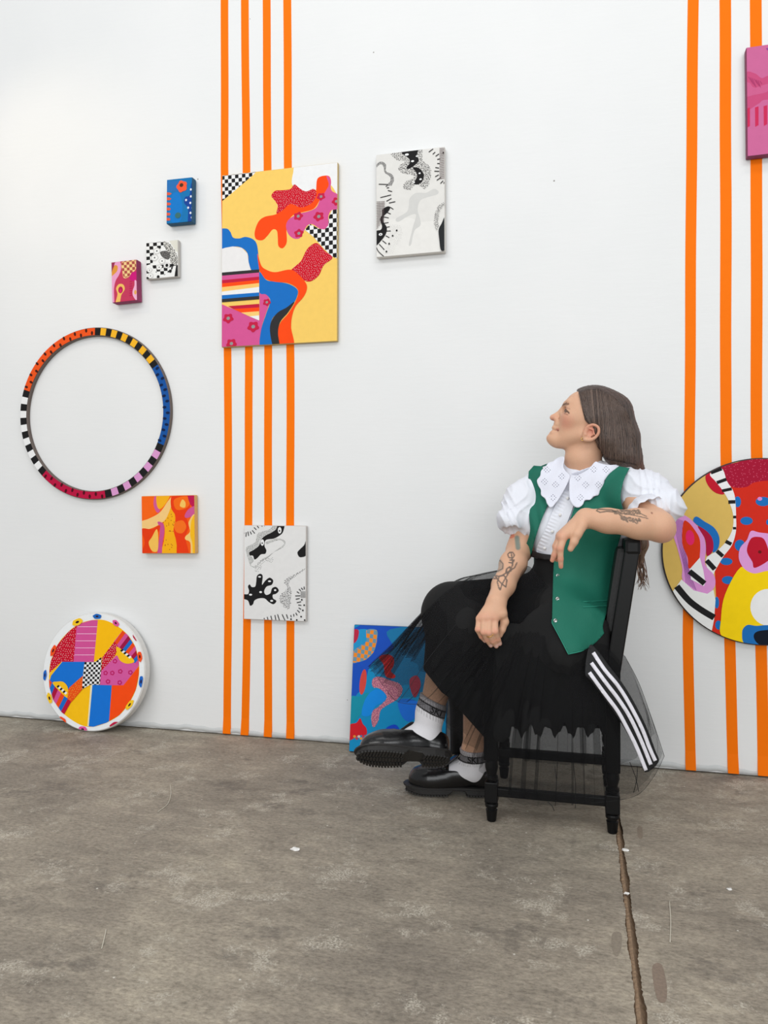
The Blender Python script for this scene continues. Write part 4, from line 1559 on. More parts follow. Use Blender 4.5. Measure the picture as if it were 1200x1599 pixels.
for y in (YN, YF):
    # front leg: turned foot, square block, turned shaft, square block
    b = MB().lathe((XF, y, 0), (XF, y, 1), leg_profile(0.062), 20)
    b.box((XF - 0.019, y - 0.019, 0.058), (XF + 0.019, y + 0.019, 0.118), 0.003)
    b.lathe((XF, y, 0.115), (XF, y, 1), [(0, 0.013), (0.006, 0.013), (0.010, 0.0185), (0.018, 0.0185), (0.022, 0.014), (0.03, 0.016), (0.045, 0.0195), (0.06, 0.0185), (0.07, 0.014), (0.075, 0.014)], 20)
    b.box((XF - 0.021, y - 0.021, 0.182), (XF + 0.021, y + 0.021, 0.43), 0.003)
    b.build('leg', M_WOOD, chair)
    # rear leg: turned foot below, square post raking back above the seat
    b = MB().lathe((XB, y, 0), (XB, y, 1), leg_profile(0.062), 20)
    b.box((XB - 0.020, y - 0.020, 0.058), (XB + 0.020, y + 0.020, 0.112), 0.003)
    b.lathe((XB, y, 0.110), (XB, y, 1), [(0, 0.013), (0.006, 0.013), (0.010, 0.0195), (0.018, 0.0195), (0.022, 0.014), (0.03, 0.016), (0.045, 0.020), (0.058, 0.0185), (0.066, 0.014), (0.07, 0.014)], 20)
    b.box((XB - 0.021, y - 0.021, 0.175), (XB + 0.021, y + 0.021, 0.46), 0.003)
    b.build('leg', M_WOOD, chair)
    MB().beam((XB, y, 0.452), (XB + 0.055, y, 0.815), 0.040, 0.040, 0.004).build('back_post', M_WOOD, chair)
    for z in (0.088, 0.205):
        MB().box((XF + 0.012, y - 0.0105, z - 0.0125), (XB - 0.012, y + 0.0105, z + 0.0125), 0.003).build('stretcher', M_WOOD, chair)
for x, z in ((XF, 0.205), (XB, 0.14)):
    MB().box((x - 0.0105, YN + 0.012, z - 0.0125), (x + 0.0105, YF - 0.012, z + 0.0125), 0.003).build('stretcher', M_WOOD, chair)
MB().box((XF - 0.012, YN - 0.014, 0.385), (XB - 0.018, YF + 0.014, 0.43), 0.004).build('seat_rail', M_WOOD, chair)
MB().box((XF - 0.022, YN - 0.020, 0.43), (XB - 0.016, YF + 0.020, 0.452), 0.008).build('seat', M_WOOD, chair)
MB().beam((XB + 0.054, YN - 0.022, 0.812), (XB + 0.054, YF + 0.022, 0.812), 0.045, 0.044, 0.010).build('crest_rail', M_WOOD, chair)
MB().beam((XB + 0.016, YN + 0.018, 0.545), (XB + 0.016, YF - 0.018, 0.545), 0.036, 0.026, 0.004).build('lower_rail', M_WOOD, chair)
# padded back panel between the posts
Mx = Matrix.Rotation(math.atan2(0.055, 0.363), 4, 'Y')
Mx.translation = Vector((XB + 0.015, (YN + YF) / 2, 0.545))
MB().box((-0.042, -(YF - YN) / 2 + 0.012, 0.01), (0.013, (YF - YN) / 2 - 0.016, 0.262), 0.012, Mx).build('back_panel', mat('black_vinyl', (11, 11, 12), 0.5, 0.2, 90), chair)

# ================================================================== person
person = empty('person', (-0.10, -0.42, 0.0))
tag(person, 'person in green vest, white puff-sleeve blouse and black tulle skirt sitting with legs crossed', 'person')

SKIN = np.array(lin((216, 170, 140)))
# joints: pixel + camera depth
Rsh, Lsh = Q(838, 764, 2.455), Q(968, 757, 2.31)
Rel, Rwr = Q(812, 858, 2.42), Q(775, 940, 2.19)
Lel, Lwr = Q(1031, 823, 2.115), Q(914, 809, 2.125)
SA = (Lsh - Rsh) / np.linalg.norm(Lsh - Rsh)          # shoulder axis
CN = np.cross(UP, SA)
CN = -CN / np.linalg.norm(CN)
if CN @ FW > 0:
    CN = -CN                                          # chest normal, out of the chest
NB = Q(910, 742, 2.385)                               # base of the neck
PEL = Q(893, 968, 2.40)
Rhip, Lhip = Q(882, 985, 2.48), Q(905, 995, 2.32)
Rkn, Lkn = Q(700, 955, 2.36), Q(742, 992, 2.335)


class ShoeFrame:
    """heel-bottom origin, x to the toe, z up"""
    def __init__(self, origin, toe, up):
        self.o = np.array(origin, float)
        self.toe = np.array(toe, float) / np.linalg.norm(toe)
        up = np.array(up, float) - (np.array(up) @ self.toe) * self.toe
        self.up = up / np.linalg.norm(up)
        self.side = np.cross(self.up, self.toe)

    def __call__(self, P):
        P = np.asarray(P, float)
        return self.o + P[..., 0:1] * self.toe + P[..., 1:2] * self.side + P[..., 2:3] * self.up


# the shoe on the floor, and the lifted shoe rolled so that its tread turns to the camera
ft, fh = floor_pt(633, 1236), floor_pt(775, 1243)
fdir = (ft - fh) / np.linalg.norm(ft - fh)
SHOE_L = ShoeFrame(ft - fdir * 0.283 + np.array([0, 0, 0.0005]), fdir, UP)
roll = math.radians(47)
hp, tp = Q(704, 1193, 2.285), Q(562, 1187, 2.27)
SHOE_R = ShoeFrame(hp, tp - hp, UP * math.cos(roll) + FW * math.sin(roll))
Ran, Lan = SHOE_R((0.070, 0, 0.085)), SHOE_L((0.062, 0, 0.085))


def add_torso(f, g=0.0, k=0.04):
    f.ell(Q(904, 815, 2.40), (0.150 + g, 0.098 + g, 0.150 + g), (SA, CN, UP), k)
    f.cone(Rsh * 0.8 + Lsh * 0.2, Lsh * 0.8 + Rsh * 0.2, 0.046 + g, 0.046 + g, k)
    f.cone(NB + UP * 0.01, Lsh * 0.75 + NB * 0.25 + UP * 0.012, 0.036 + g, 0.034 + g, k)
    f.cone(NB + UP * 0.01, Rsh * 0.75 + NB * 0.25 + UP * 0.012, 0.036 + g, 0.034 + g, k)
    f.cone(Q(898, 858, 2.40), PEL, 0.108 + g, 0.128 + g, k)
    for s in (-1, 1):
        f.ell(Q(900, 822, 2.40) + SA * 0.066 * s + CN * 0.066, (0.055 + g, 0.048 + g, 0.055 + g), (SA, CN, UP), k)


body = Field()
add_torso(body)
body.chain([Rhip, Rkn], [0.082, 0.056], 0.03)
body.chain([Lhip, Lkn], [0.074, 0.056], 0.03)
for kn, an in ((Rkn, Ran), (Lkn, Lan)):
    calf = kn * 0.68 + an * 0.32 + RT * 0.016
    body.chain([kn, calf, kn * 0.12 + an * 0.88, an], [0.052, 0.050, 0.034, 0.036], 0.03)
# left arm (over the chair back)
body.cone(Lsh, Lel * 0.97 + Lsh * 0.03, 0.043, 0.040, 0.02)
body.chain([Lel, Lel * 0.72 + Lwr * 0.28 + UP * 0.002, Lel * 0.3 + Lwr * 0.7, Lwr], [0.0375, 0.0395, 0.0315, 0.0265], 0.02)
body.ball(Q(1037.5, 831, 2.12), 0.024, 0.02)
# right arm
body.cone(Rsh, Rel, 0.048, 0.038, 0.02)
body.chain([Rel, Rel * 0.7 + Rwr * 0.3, Rel * 0.3 + Rwr * 0.7, Rwr], [0.0375, 0.0385, 0.0315, 0.027], 0.02)

# ---- right hand: back of the hand to the camera, fingers hanging and curling
HD = 2.168
pal_n = Q(765, 950, HD) - Q(765, 950, HD - 0.1)
pal_n = pal_n / np.linalg.norm(pal_n)
knk = [Q(749.5, 966, HD + .006), Q(757, 964.5, HD - .002), Q(765, 963.5, HD - .004), Q(773.5, 964.5, HD - .002)]
for K, r in zip(knk, (0.0115, 0.0125, 0.013, 0.013)):
    body.cone(Rwr + (K - knk[1]) * 0.35, K, 0.0185, r, 0.010)
body.cone(Rwr, Q(784, 958, HD + .006), 0.020, 0.016, 0.012)
fing = [[(749, 967, .006), (746.5, 983, -.004), (752, 994, .010), (758, 1001, .022)],
        [(756.5, 966, -.002), (755.5, 987, -.016), (761, 999, .000), (767, 1008, .014)],
        [(764.5, 966, -.004), (764.0, 988, -.019), (770, 1001, -.004), (775.5, 1009, .010)],
        [(773, 966, -.002), (774.0, 986, -.016), (778, 998, -.002), (781, 1005, .010)]]
for fg, r in zip(fing, (0.0074, 0.0082, 0.0086, 0.0084)):
    pts = [Q(a, b, HD + c) for a, b, c in fg]
    body.chain(pts, [r * 1.22, r * 1.08, r * 0.92, r * 0.78], 0.0035)
body.chain([Q(784, 956, HD + .012), Q(788.5, 971, HD + .012), Q(784.5, 983, HD + .012), Q(781, 992, HD + .016)], [0.014, 0.0118, 0.0098, 0.008], 0.005)

# ---- left hand: drooping from the wrist over the chair back
HL = 2.115
lk = [Q(879, 839, HL - .012), Q(876.5, 838, HL - .000), Q(875, 836.5, HL + .014), Q(876, 835, HL + .028)]
for K, r in zip(lk, (0.0122, 0.0122, 0.0115, 0.0105)):
    body.cone(Lwr + (K - lk[1]) * 0.3 + RT * 0.004, K, 0.020, r, 0.012)
lf = [[(880, 841, -.012), (875.5, 857, -.018), (876.0, 873, -.014), (876.5, 885, -.008)],
      [(877, 840, 0), (870, 856, -.004), (866, 867, .000), (863, 875, .004)],
      [(875, 838, .014), (868, 853, .012), (868, 865, .018), (870, 874, .024)],
      [(876, 837, .028), (869, 850, .030), (869, 860, .034), (872, 867, .038)]]
for fg, r in zip(lf, (0.0084, 0.0086, 0.0082, 0.0074)):
    pts = [Q(a, b, HL + c) for a, b, c in fg]
    body.chain(pts, [r * 1.25, r * 1.08, r * 0.92, r * 0.76], 0.0035)
body.chain([Q(909, 820, HL - .012), Q(902, 834, HL - .020), Q(897, 846, HL - .020), Q(891.5, 857, HL - .016)], [0.0165, 0.0125, 0.0105, 0.0085], 0.006)

# ---- neck and head (profile to the left, looking up)
HB = Q(920, 660, 2.36)
vr = ray(920, 660)
HS = -np.array([vr[0], vr[1], 0.0])
HS /= np.linalg.norm(HS)                              # towards the camera side of the head
HR = np.cross(UP, HS)
HR /= np.linalg.norm(HR)
if HR @ RT < 0:
    HR = -HR
sx, sy = 2.36 * 0.966 / 1200, 2.36 / 1200


def H(px, py, w=0.0):
    return HB + HR * (px - 920) * sx + UP * (660 - py) * sy + HS * w


tilt = math.radians(27)
HF = -HR * math.cos(tilt) + UP * math.sin(tilt)       # nose direction
HU = HR * math.sin(tilt) + UP * math.cos(tilt)        # crown direction
hax = (HF, HS, HU)
body.chain([NB + HR * 0.004, H(910.5, 716, 0.0), H(922, 690, 0)], [0.058, 0.0515, 0.050], 0.014)
body.ell(H(884, 694), (0.020, 0.026, 0.012), (-HR * 0.96 + UP * 0.28, HS, HR * 0.28 + UP * 0.96), 0.02)   # under the chin
body.ell(H(927, 653), (0.096, 0.074, 0.088), hax, 0.02)           # cranium
body.ell(H(901, 650), (0.042, 0.058, 0.060), hax, 0.03)           # upper face
body.ell(H(890, 671), (0.032, 0.043, 0.042), hax, 0.025)           # lower face
body.ell(H(900, 629), (0.018, 0.044, 0.026), hax, 0.02)         # forehead
body.ell(H(864.5, 685), (0.0235, 0.021, 0.0185), hax, 0.016)       # chin
for s in (-1, 1):
    body.cone(H(872, 687.5, 0.012 * s), H(909, 682, 0.048 * s), 0.0155, 0.018, 0.022)       # jaw
    body.ell(H(892, 654, 0.040 * s), (0.019, 0.018, 0.017), hax, 0.022)                 # cheekbone
    body.cone(H(884.0, 631, 0.012 * s), H(890, 629, 0.040 * s), 0.0065, 0.0065, 0.012)  # brow ridge
    body.ell(H(881.5, 641, 0.029 * s), (0.011, 0.016, 0.010), hax, 0.010, True)         # eye socket
    body.ell(H(888.5, 643, 0.030 * s), (0.0125, 0.0140, 0.0118), hax, 0.003)            # eyelids
    body.ell(H(869.4, 653.6, 0.0110 * s), (0.0098, 0.0074, 0.0080), hax, 0.0035)           # nostril wing
    body.ell(H(864.3, 658.2, 0.0062 * s), (0.0036, 0.0026, 0.003), hax, 0.003, True)    # nostril
body.cone(H(881.0, 637), H(868.5, 648.0), 0.0085, 0.0082, 0.010)  # bridge
body.cone(H(869, 647.5), H(863.0, 650.2), 0.0084, 0.0094, 0.006)  # tip
body.ell(H(871, 663), (0.0135, 0.020, 0.012), hax, 0.012)         # muzzle
body.ell(H(868.5, 677), (0.0135, 0.018, 0.010), hax, 0.012)
body.chain([H(874, 670.5, -0.024), H(865.5, 666.8, -0.010), H(865.0, 666.4, 0), H(865.5, 666.8, 0.010), H(874, 670.5, 0.024)], [0.003, 0.0058, 0.006, 0.0058, 0.003], 0.004)
body.chain([H(874, 672.0, -0.022), H(863.8, 675.0, -0.010), H(862.6, 675.6, 0), H(863.8, 675.0, 0.010), H(874, 672.0, 0.022)], [0.003, 0.0070, 0.0074, 0.0070, 0.003], 0.006)
body.chain([H(873, 671.2, -0.024), H(858.5, 670.4, 0), H(873, 671.2, 0.024)], [0.001, 0.001, 0.001], 0.002)
body.ops.pop()
body.ops.pop()
body.cone(H(857.5, 670.3, 0.006), H(873.5, 672.0, 0.026), 0.0011, 0.0009, 0.002, sub=True)      # mouth line
body.cone(H(857.5, 670.3, -0.006), H(873.5, 672.0, -0.026), 0.0011, 0.0009, 0.002, sub=True)
for s in (-1, 1):                                                 # ears
    def E(px, py, w):
        return H(px - 1.5, py + 2.6, w * s)
    ec = E(924.0, 676, 0.074)
    EU = HR * 0.62 + UP * 0.78
    EF = -HR * 0.78 + UP * 0.62
    tip_ax = HS * s
    body.ell(ec, (0.030, 0.018, 0.0075), (EU, EF, tip_ax - EF * 0.25), 0.006)
    rim = catmull([E(914.0, 676, .072), E(919, 668.5, .080), E(928, 665.5, .085), E(935.5, 669.5, .087), E(936.5, 677, .086), E(932, 684, .083), E(924, 688, .080), E(915.5, 687, .075)], 3, False)
    body.chain(rim, list(np.interp(np.linspace(0, 1, len(rim)), [0, .3, .7, 1], [.0034, .0038, .0040, .0058])), 0.003)
    body.ell(E(923.5, 676, 0.084), (0.013, 0.0088, 0.0065), (EU, EF, tip_ax), 0.003, True)
    body.chain([E(921, 670.5, .081), E(928, 673, .083), E(929.5, 679, .083), E(923, 683.5, .081)], [.0022, .0026, .0026, .002], 0.003)
    body.ball(E(916.5, 679.5, .079), 0.0042, 0.003)

bV, bF = body.mesh(0.0025)
bV = smooth_v(bV, bF, 1, 0.35)
bu, bv_, bd = proj(bV)
bC = np.tile(SKIN, (len(bV), 1))


def tint(mask, rgb, amt):
    global bC
    c = np.array(lin(rgb))
    m = np.clip(mask, 0, 1)[:, None] * amt
    bC = bC * (1 - m) + c * m


def near(P, r, soft=1.0):
    return np.clip((r - np.linalg.norm(bV - np.array(P), axis=1)) / (r * soft), 0, 1)


def seg_d(a, b):
    a, b = np.array(a), np.array(b)
    ba = b - a
    t = np.clip((bV - a) @ ba / (ba @ ba), 0, 1)
    return np.linalg.norm(bV - (a + t[:, None] * ba), axis=1)


head_m = (bV @ UP > H(0, 700)[2]) * 1.0
for s in (-1, 1):
    tint(near(H(886, 660, 0.05 * s), 0.034), (222, 134, 116), 0.55)
    tint(near(H(926, 676, 0.08 * s), 0.034) * (np.abs((bV - HB) @ HS) > 0.062), (206, 120, 104), 0.8)
    tint(near(H(864, 653, 0.006 * s), 0.018), (214, 136, 118), 0.5)
    d = seg_d(H(880.0, 632.6, 0.014 * s), H(887.0, 630.6, 0.040 * s))
    tint(np.clip((0.0052 - d) / 0.002, 0, 1), (92, 62, 48), 0.85)
    d = np.minimum(seg_d(H(864.5, 666.8, 0), H(873, 670.8, 0.024 * s)), seg_d(H(863, 675, 0), H(873, 671.6, 0.022 * s)))
    tint(np.clip((0.0062 - d) / 0.002, 0, 1), (180, 96, 88), 0.55)
    tint(np.clip((0.003 - seg_d(H(859, 670.4, 0.002 * s), H(874, 672, 0.026 * s))) / 0.0015, 0, 1), (104, 48, 44), 0.65)
    tint(near(H(863.6, 656.6, 0.006 * s), 0.0062, 0.6), (96, 50, 44), 0.8)
    tint(np.clip((0.0028 - seg_d(H(873.5, 650.5, 0.017 * s), H(873.8, 657, 0.017 * s))) / 0.0014, 0, 1), (150, 84, 70), 0.6)
    # lash line and eye opening
    d = np.minimum(seg_d(H(880.8, 640.2, 0.022 * s), H(884.5, 641.0, 0.038 * s)), seg_d(H(884.5, 641.0, 0.038 * s), H(888.5, 646.0, 0.044 * s)))
    tint(np.clip((0.0036 - d) / 0.0015, 0, 1), (70, 44, 38), 0.85)
    d = seg_d(H(880.2, 642.6, 0.024 * s), H(883.2, 643.2, 0.037 * s))
    tint(np.clip((0.0030 - d) / 0.0012, 0, 1), (96, 78, 70), 0.9)
    tint(near(H(884, 646, 0.036 * s), 0.013), (190, 120, 104), 0.5)
for fg in fing:
    for a, b, c in fg[1:]:
        tint(near(Q(a, b, HD + c - .006), 0.012), (214, 120, 104), 0.5)
    a, b, c = fg[-1]
    tint(near(Q(a, b, HD + c - .008), 0.0075, 0.4), (240, 200, 190), 0.8)
for fg in lf:
    for a, b, c in fg[1:]:
        tint(near(Q(a, b, HL + c - .006), 0.012), (206, 112, 96), 0.6)
for K in knk + lk:
    tint(near(K, 0.022), (218, 140, 120), 0.4)
tint(near(Q(1040, 836, 2.10), 0.045), (222, 150, 128), 0.5)


# tattoos: inked lines lying on the skin
def ink(px_lines, w, rgb=(66, 64, 66), amt=0.85, dmax=3.0, dmin=1.9, tone=None):
    best = np.full(len(bV), 1e3)
    for L in px_lines:
        for i in range(len(L) - 1):
            a, b = np.array(L[i], float), np.array(L[i + 1], float)
            ba = b - a
            t = np.clip(((bu - a[0]) * ba[0] + (bv_ - a[1]) * ba[1]) / (ba @ ba + 1e-9), 0, 1)
            best = np.minimum(best, np.hypot(bu - a[0] - t * ba[0], bv_ - a[1] - t * ba[1]))
    m = np.clip((w - best) / (0.5 * w) + 0.2, 0, 1) * (bd < dmax) * (bd > dmin)
    tint(m, rgb, amt)


def cr2(pts):
    return [(x / 3.3333 + 720, y / 3.3333 + 780) for x, y in pts]


ra_front = 2.50
stem = [cr2([(262, 275), (266, 300), (270, 340), (250, 380), (215, 440), (205, 470)]),
        cr2([(200, 465), (190, 430), (200, 400), (225, 395), (240, 420), (235, 455), (215, 440), (190, 415)]),
        cr2([(165, 390), (195, 400), (215, 395), (240, 380), (280, 355), (292, 330)]),
        cr2([(245, 285), (255, 275), (270, 275), (280, 290), (270, 305), (252, 303), (245, 290)]),
        cr2([(255, 315), (278, 315), (270, 330), (252, 328)]),
        cr2([(235, 380), (240, 360), (255, 350), (262, 370), (240, 385)]),
        cr2([(160, 400), (175, 395), (190, 410), (175, 412), (160, 402)])]
ink(stem, 1.25, (74, 70, 68), 0.85, ra_front)
ink([cr2([(190, 335), (195, 350)])], 9.5, (140, 128, 116), 0.6, ra_front)
ink([cr2([(170, 370), (170, 340), (185, 320), (205, 318), (220, 335), (218, 360), (195, 372), (165, 385)])], 1.1, (84, 80, 76), 0.8, ra_front)
ink([cr2([(293, 200), (296, 230), (298, 250)])], 4.5, (84, 132, 130), 0.75, 2.56)
ink([cr2([(250, 180), (262, 178), (275, 190), (262, 198), (250, 192)])], 2.0, (226, 120, 90), 0.8, 2.56)


def cr4(pts):
    return [(x / 5.714 + 850, y / 5.714 + 780) for x, y in pts]


blk = [cr4([(470, 100), (480, 85), (520, 88), (610, 95), (640, 110)]), cr4([(470, 100), (500, 115), (560, 105), (620, 112)])]
ink(blk, 1.2, (78, 74, 66), 0.85, 2.2)
lines = []
random.seed(21)
leafc = [(640 + 26 * i + random.uniform(-6, 6), 104 + 20 * j + 5 * i * (j > 1) + random.uniform(-5, 5)) for i in range(9) for j in range(4) if 60 < 104 + 20 * j + 5 * i < 215 and not (i > 6 and j > 2) and not (i < 2 and j > 1)]
for (x, y) in leafc:
    an_ = 0.55 + random.uniform(-0.5, 0.5)
    L_, W_ = 15, 5.5
    ca, sa = math.cos(an_), math.sin(an_)
    lp = [(-L_, 0), (-L_ / 3, -W_), (L_ / 2, -W_ * .8), (L_, 0), (L_ / 2, W_ * .8), (-L_ / 3, W_), (-L_, 0)]
    lines.append(cr4([(x + a * ca - c * sa, y + a * sa + c * ca) for a, c in lp]))
lines += [cr4([(610, 100), (700, 125), (800, 140), (925, 168)]), cr4([(830, 95), (870, 130), (915, 150)]), cr4([(780, 180), (830, 215), (845, 185)])]
ink(lines, 0.95, (78, 74, 66), 0.8, 2.2)
ink([cr4([(960, 118), (964, 122)])], 1.5, (120, 70, 50), 0.8, 2.2)

# eye, brow, nostril and lips on the side of the face turned to the camera
FD = 2.362
ink([[(880.5, 631.6), (888, 630.6)]], 1.7, (88, 60, 46), 0.75, FD)
ink([[(879.8, 640.2), (884, 639.6), (889, 645)]], 1.5, (58, 38, 32), 0.85, FD)
ink([[(881.8, 642.4), (884.2, 643.0)]], 1.8, (62, 50, 44), 0.85, FD)
ink([[(881.8, 645.6), (887, 647.4)]], 1.1, (150, 98, 82), 0.7, FD)
ink([[(884, 636.5), (890, 638.5)]], 1.4, (168, 116, 96), 0.5, FD)
ink([[(860.8, 655.2), (864.8, 656.6)]], 1.6, (92, 50, 42), 0.85, FD)
ink([[(872.0, 650.8), (872.8, 656.6), (869.5, 659.0)]], 1.1, (146, 84, 66), 0.7, FD)
ink([[(861.5, 667.2), (868, 669.4)]], 1.7, (176, 96, 86), 0.6, FD)
ink([[(860.8, 674.6), (867.5, 673.8)]], 2.1, (180, 98, 88), 0.6, FD)
ink([[(860.5, 670.0), (866, 671.0), (872, 672.6)]], 1.0, (100, 48, 42), 0.85, FD)
me = npmesh('body', bV, bF)
vcolor(me, bC)
M_SKIN = attr_mat('skin', 0.5, 0.10, 260, 0.05, sss=0.10, spec=0.35)
link('body', me, M_SKIN, person)

# small jewellery
M_GOLD = mat('gold', (212, 170, 96), 0.25, 0, 50, 0.05, 1.0)
pa, pb = Q(764.0, 988, HD - .019), Q(770, 1001, HD - .004)
dr = (pb - pa) / np.linalg.norm(pb - pa)
rc = pa + dr * 0.007
r1 = np.cross(dr, UP)
r1 /= np.linalg.norm(r1)
r2 = np.cross(dr, r1)
MB().tube([rc + 0.0100 * (math.cos(t) * r1 + math.sin(t) * r2) for t in np.linspace(0, 2 * math.pi, 25)], 0.0013, 6).build('finger_ring', M_GOLD, person, True)
er = H(910.6, 689, 0.076)
MB().tube([er + 0.0042 * (math.cos(t) * HR + math.sin(t) * UP) for t in np.linspace(0, 2 * math.pi, 21)], 0.0010, 6).build('earring', M_GOLD, person, True)

# ------------------------------------------------------------------ skirt
M_SKIRT = mat('black_skirt_cloth', (6, 6, 7), 0.9, 0.3, 160, 0.25)
skirt = Field()
skirt.cone(Q(896, 872, 2.40), PEL, 0.117, 0.150, 0.04)
skirt.ell(Q(893, 985, 2.405), (0.15, 0.165, 0.10), None, 0.04)
skirt.chain([Rhip, Rkn], [0.115, 0.078], 0.05)
skirt.cone(Q(710, 949, 2.37), Q(815, 938, 2.43), 0.072, 0.080, 0.05)
skirt.chain([Lhip, Lkn], [0.108, 0.082], 0.05)
fl = (FW, 2.2)
skirt.cone(Q(695, 968, 2.35), Q(690, 1092, 2.27), 0.056, 0.057, 0.04)                 # fall in front of the shins
skirt.cone(Q(728, 985, 2.30), Q(738, 1140, 2.30), 0.075, 0.056, 0.05)
skirt.cone(Q(768, 1000, 2.30), Q(772, 1160, 2.30), 0.07, 0.036, 0.04)
flc = (FW, 3.0)
skirt.cone(Q(800, 1000, 2.215), Q(794, 1140, 2.19), 0.050, 0.046, 0.03, flc)          # near side, hanging past the seat
skirt.cone(Q(850, 990, 2.20), Q(850, 1140, 2.16), 0.070, 0.062, 0.03, flc)
skirt.cone(Q(915, 990, 2.19), Q(915, 1140, 2.145), 0.070, 0.058, 0.03, flc)
skirt.cone(Q(875, 960, 2.27), Q(880, 1020, 2.19), 0.09, 0.07, 0.05)
HEMX = [600, 650, 662, 690, 700, 757, 785, 797] + list(range(800, 962, 3)) + [965, 1000]
HEMY = [1020, 1036, 1046, 1081, 1088, 1152, 1160, 1150] + [1142 + 9 * math.sin(0.24 * q_ + 0.6) + 5 * math.sin(0.61 * q_ + 1) for q_ in range(800, 962, 3)] + [1085, 1080]


def pix(x, y, z):
    a, b, c = x - CAM[0], y - CAM[1], z - CAM[2]
    d = a * FW[0] + b * FW[1] + c * FW[2]
    return CX + FPX * (a * RT[0] + b * RT[1]) / d, CY - FPX * c / d, d


def skirt_post(D, x, y, z):
    u, v, d = pix(x, y, z)
    hem = np.interp(u, HEMX, HEMY)
    D = D + 0.0035 * np.sin(u * 0.33 + v * 0.06) * np.clip((v - 990) / 90, 0, 1)
    D = np.maximum(D, (v - hem) * 0.0016)
    seat_in = (x > XF - 0.026) & (x < XB - 0.012) & (y > YN - 0.024) & (y < YF + 0.024)
    D = np.where(seat_in, np.maximum(D, 0.4535 - z), D)
    return np.maximum(D, (862 + 0.05 * (u - 850) - v) * 0.0018).astype(np.float32)


V, F = skirt.mesh(0.005, post=skirt_post)
V = smooth_v(V, F, 1, 0.4)
sk = link('skirt', npmesh('skirt', V, F), M_SKIRT, person)
# far side of the skirt, hanging behind the shins
far = Field()
far.chain([Q(728, 985, 2.46), Q(722, 1080, 2.53), Q(722, 1175, 2.54)], [0.05, 0.045, 0.042], 0.03)
far.chain([Q(775, 985, 2.48), Q(772, 1090, 2.55), Q(768, 1185, 2.55)], [0.05, 0.05, 0.046], 0.04)
V, F = far.mesh(0.006, post=lambda D, x, y, z: np.maximum(D + 0.004 * np.sin(x * 160), (pix(x, y, z)[1] - 1178) * 0.002).astype(np.float32))
link('skirt_far_side', npmesh('skirt_far_side', V, F), M_SKIRT, sk)
# waistband
wbp = [(826, 858), (845, 864), (870, 868), (872, 876), (845, 873), (824, 867)]
form_w = Field()
add_torso(form_w, 0.014)
form_w.cone(Q(896, 872, 2.40), PEL, 0.118, 0.151, 0.04)
V, F, U_ = patch(wbp, form_w, 0.004, 0.003, 3.0)
link('waistband', pymesh('waistband', V, F), mat('waistband_cloth', (22, 21, 24), 0.6, 0.5, 90), sk, True)


def tulle_mat():
    m, nt, b = base_mat('black_tulle')
    N, L = nt.nodes, nt.links
    tc = N.new('ShaderNodeTexCoord')
    nz = N.new('ShaderNodeTexNoise')
    nz.inputs['Scale'].default_value = 420
    L.new(tc.outputs['Object'], nz.inputs['Vector'])
    mr = N.new('ShaderNodeMapRange')
    mr.inputs[3].default_value = 0.16
    mr.inputs[4].default_value = 0.42
    L.new(nz.outputs[0], mr.inputs[0])
    tr = N.new('ShaderNodeBsdfTransparent')
    df = N.new('ShaderNodeBsdfDiffuse')
    df.inputs['Color'].default_value = (0.016, 0.016, 0.017, 1)
    ms = N.new('ShaderNodeMixShader')
    L.new(mr.outputs[0], ms.inputs[0])
    L.new(tr.outputs[0], ms.inputs[1])
    L.new(df.outputs[0], ms.inputs[2])
    L.new(ms.outputs[0], N['Material Output'].inputs['Surface'])
    N.remove(b)
    return m


M_TULLE = tulle_mat()


def tcols(sp, dz=0.0, k=1.0):
    return [[Q(a, b, c + dz) for a, b, c in col] for col in sp]


front = [[(815, 886, 2.50), (752, 898, 2.50), (708, 910, 2.48), (660, 958, 2.48), (612, 1008, 2.48), (577, 1040, 2.48)],
         [(815, 884, 2.42), (750, 896, 2.42), (706, 912, 2.40), (655, 966, 2.38), (614, 1020, 2.38), (584, 1050, 2.38)],
         [(818, 884, 2.36), (745, 905, 2.33), (690, 935, 2.28), (645, 995, 2.25), (612, 1050, 2.24), (600, 1072, 2.24)],
         [(826, 884, 2.31), (765, 930, 2.28), (712, 975, 2.235), (668, 1030, 2.205), (638, 1075, 2.20), (622, 1096, 2.20)],
         [(834, 890, 2.28), (785, 955, 2.235), (745, 1010, 2.205), (706, 1060, 2.18), (680, 1090, 2.19), (664, 1100, 2.20)],
         [(842, 900, 2.27), (808, 980, 2.205), (785, 1045, 2.17), (755, 1105, 2.17), (738, 1140, 2.18), (726, 1166, 2.20)],
         [(856, 915, 2.26), (832, 1000, 2.165), (815, 1070, 2.135), (800, 1140, 2.155), (794, 1190, 2.175), (790, 1246, 2.19)],
         [(878, 940, 2.25), (868, 1010, 2.15), (862, 1080, 2.115), (858, 1150, 2.12), (856, 1200, 2.14), (852, 1258, 2.155)],
         [(905, 965, 2.22), (912, 1020, 2.14), (918, 1080, 2.10), (920, 1150, 2.105), (922, 1200, 2.12), (924, 1254, 2.135)],
         [(930, 985, 2.20), (950, 1030, 2.13), (970, 1085, 2.10), (985, 1150, 2.11), (990, 1195, 2.12), (990, 1244, 2.135)],
         [(950, 1000, 2.21), (972, 1035, 2.16), (996, 1080, 2.15), (1015, 1130, 2.16), (1025, 1165, 2.17), (1020, 1215, 2.18)],
         [(960, 1005, 2.26), (976, 1024, 2.24), (998, 1066, 2.23), (1016, 1115, 2.23), (1028, 1150, 2.24), (1038, 1181, 2.25)]]
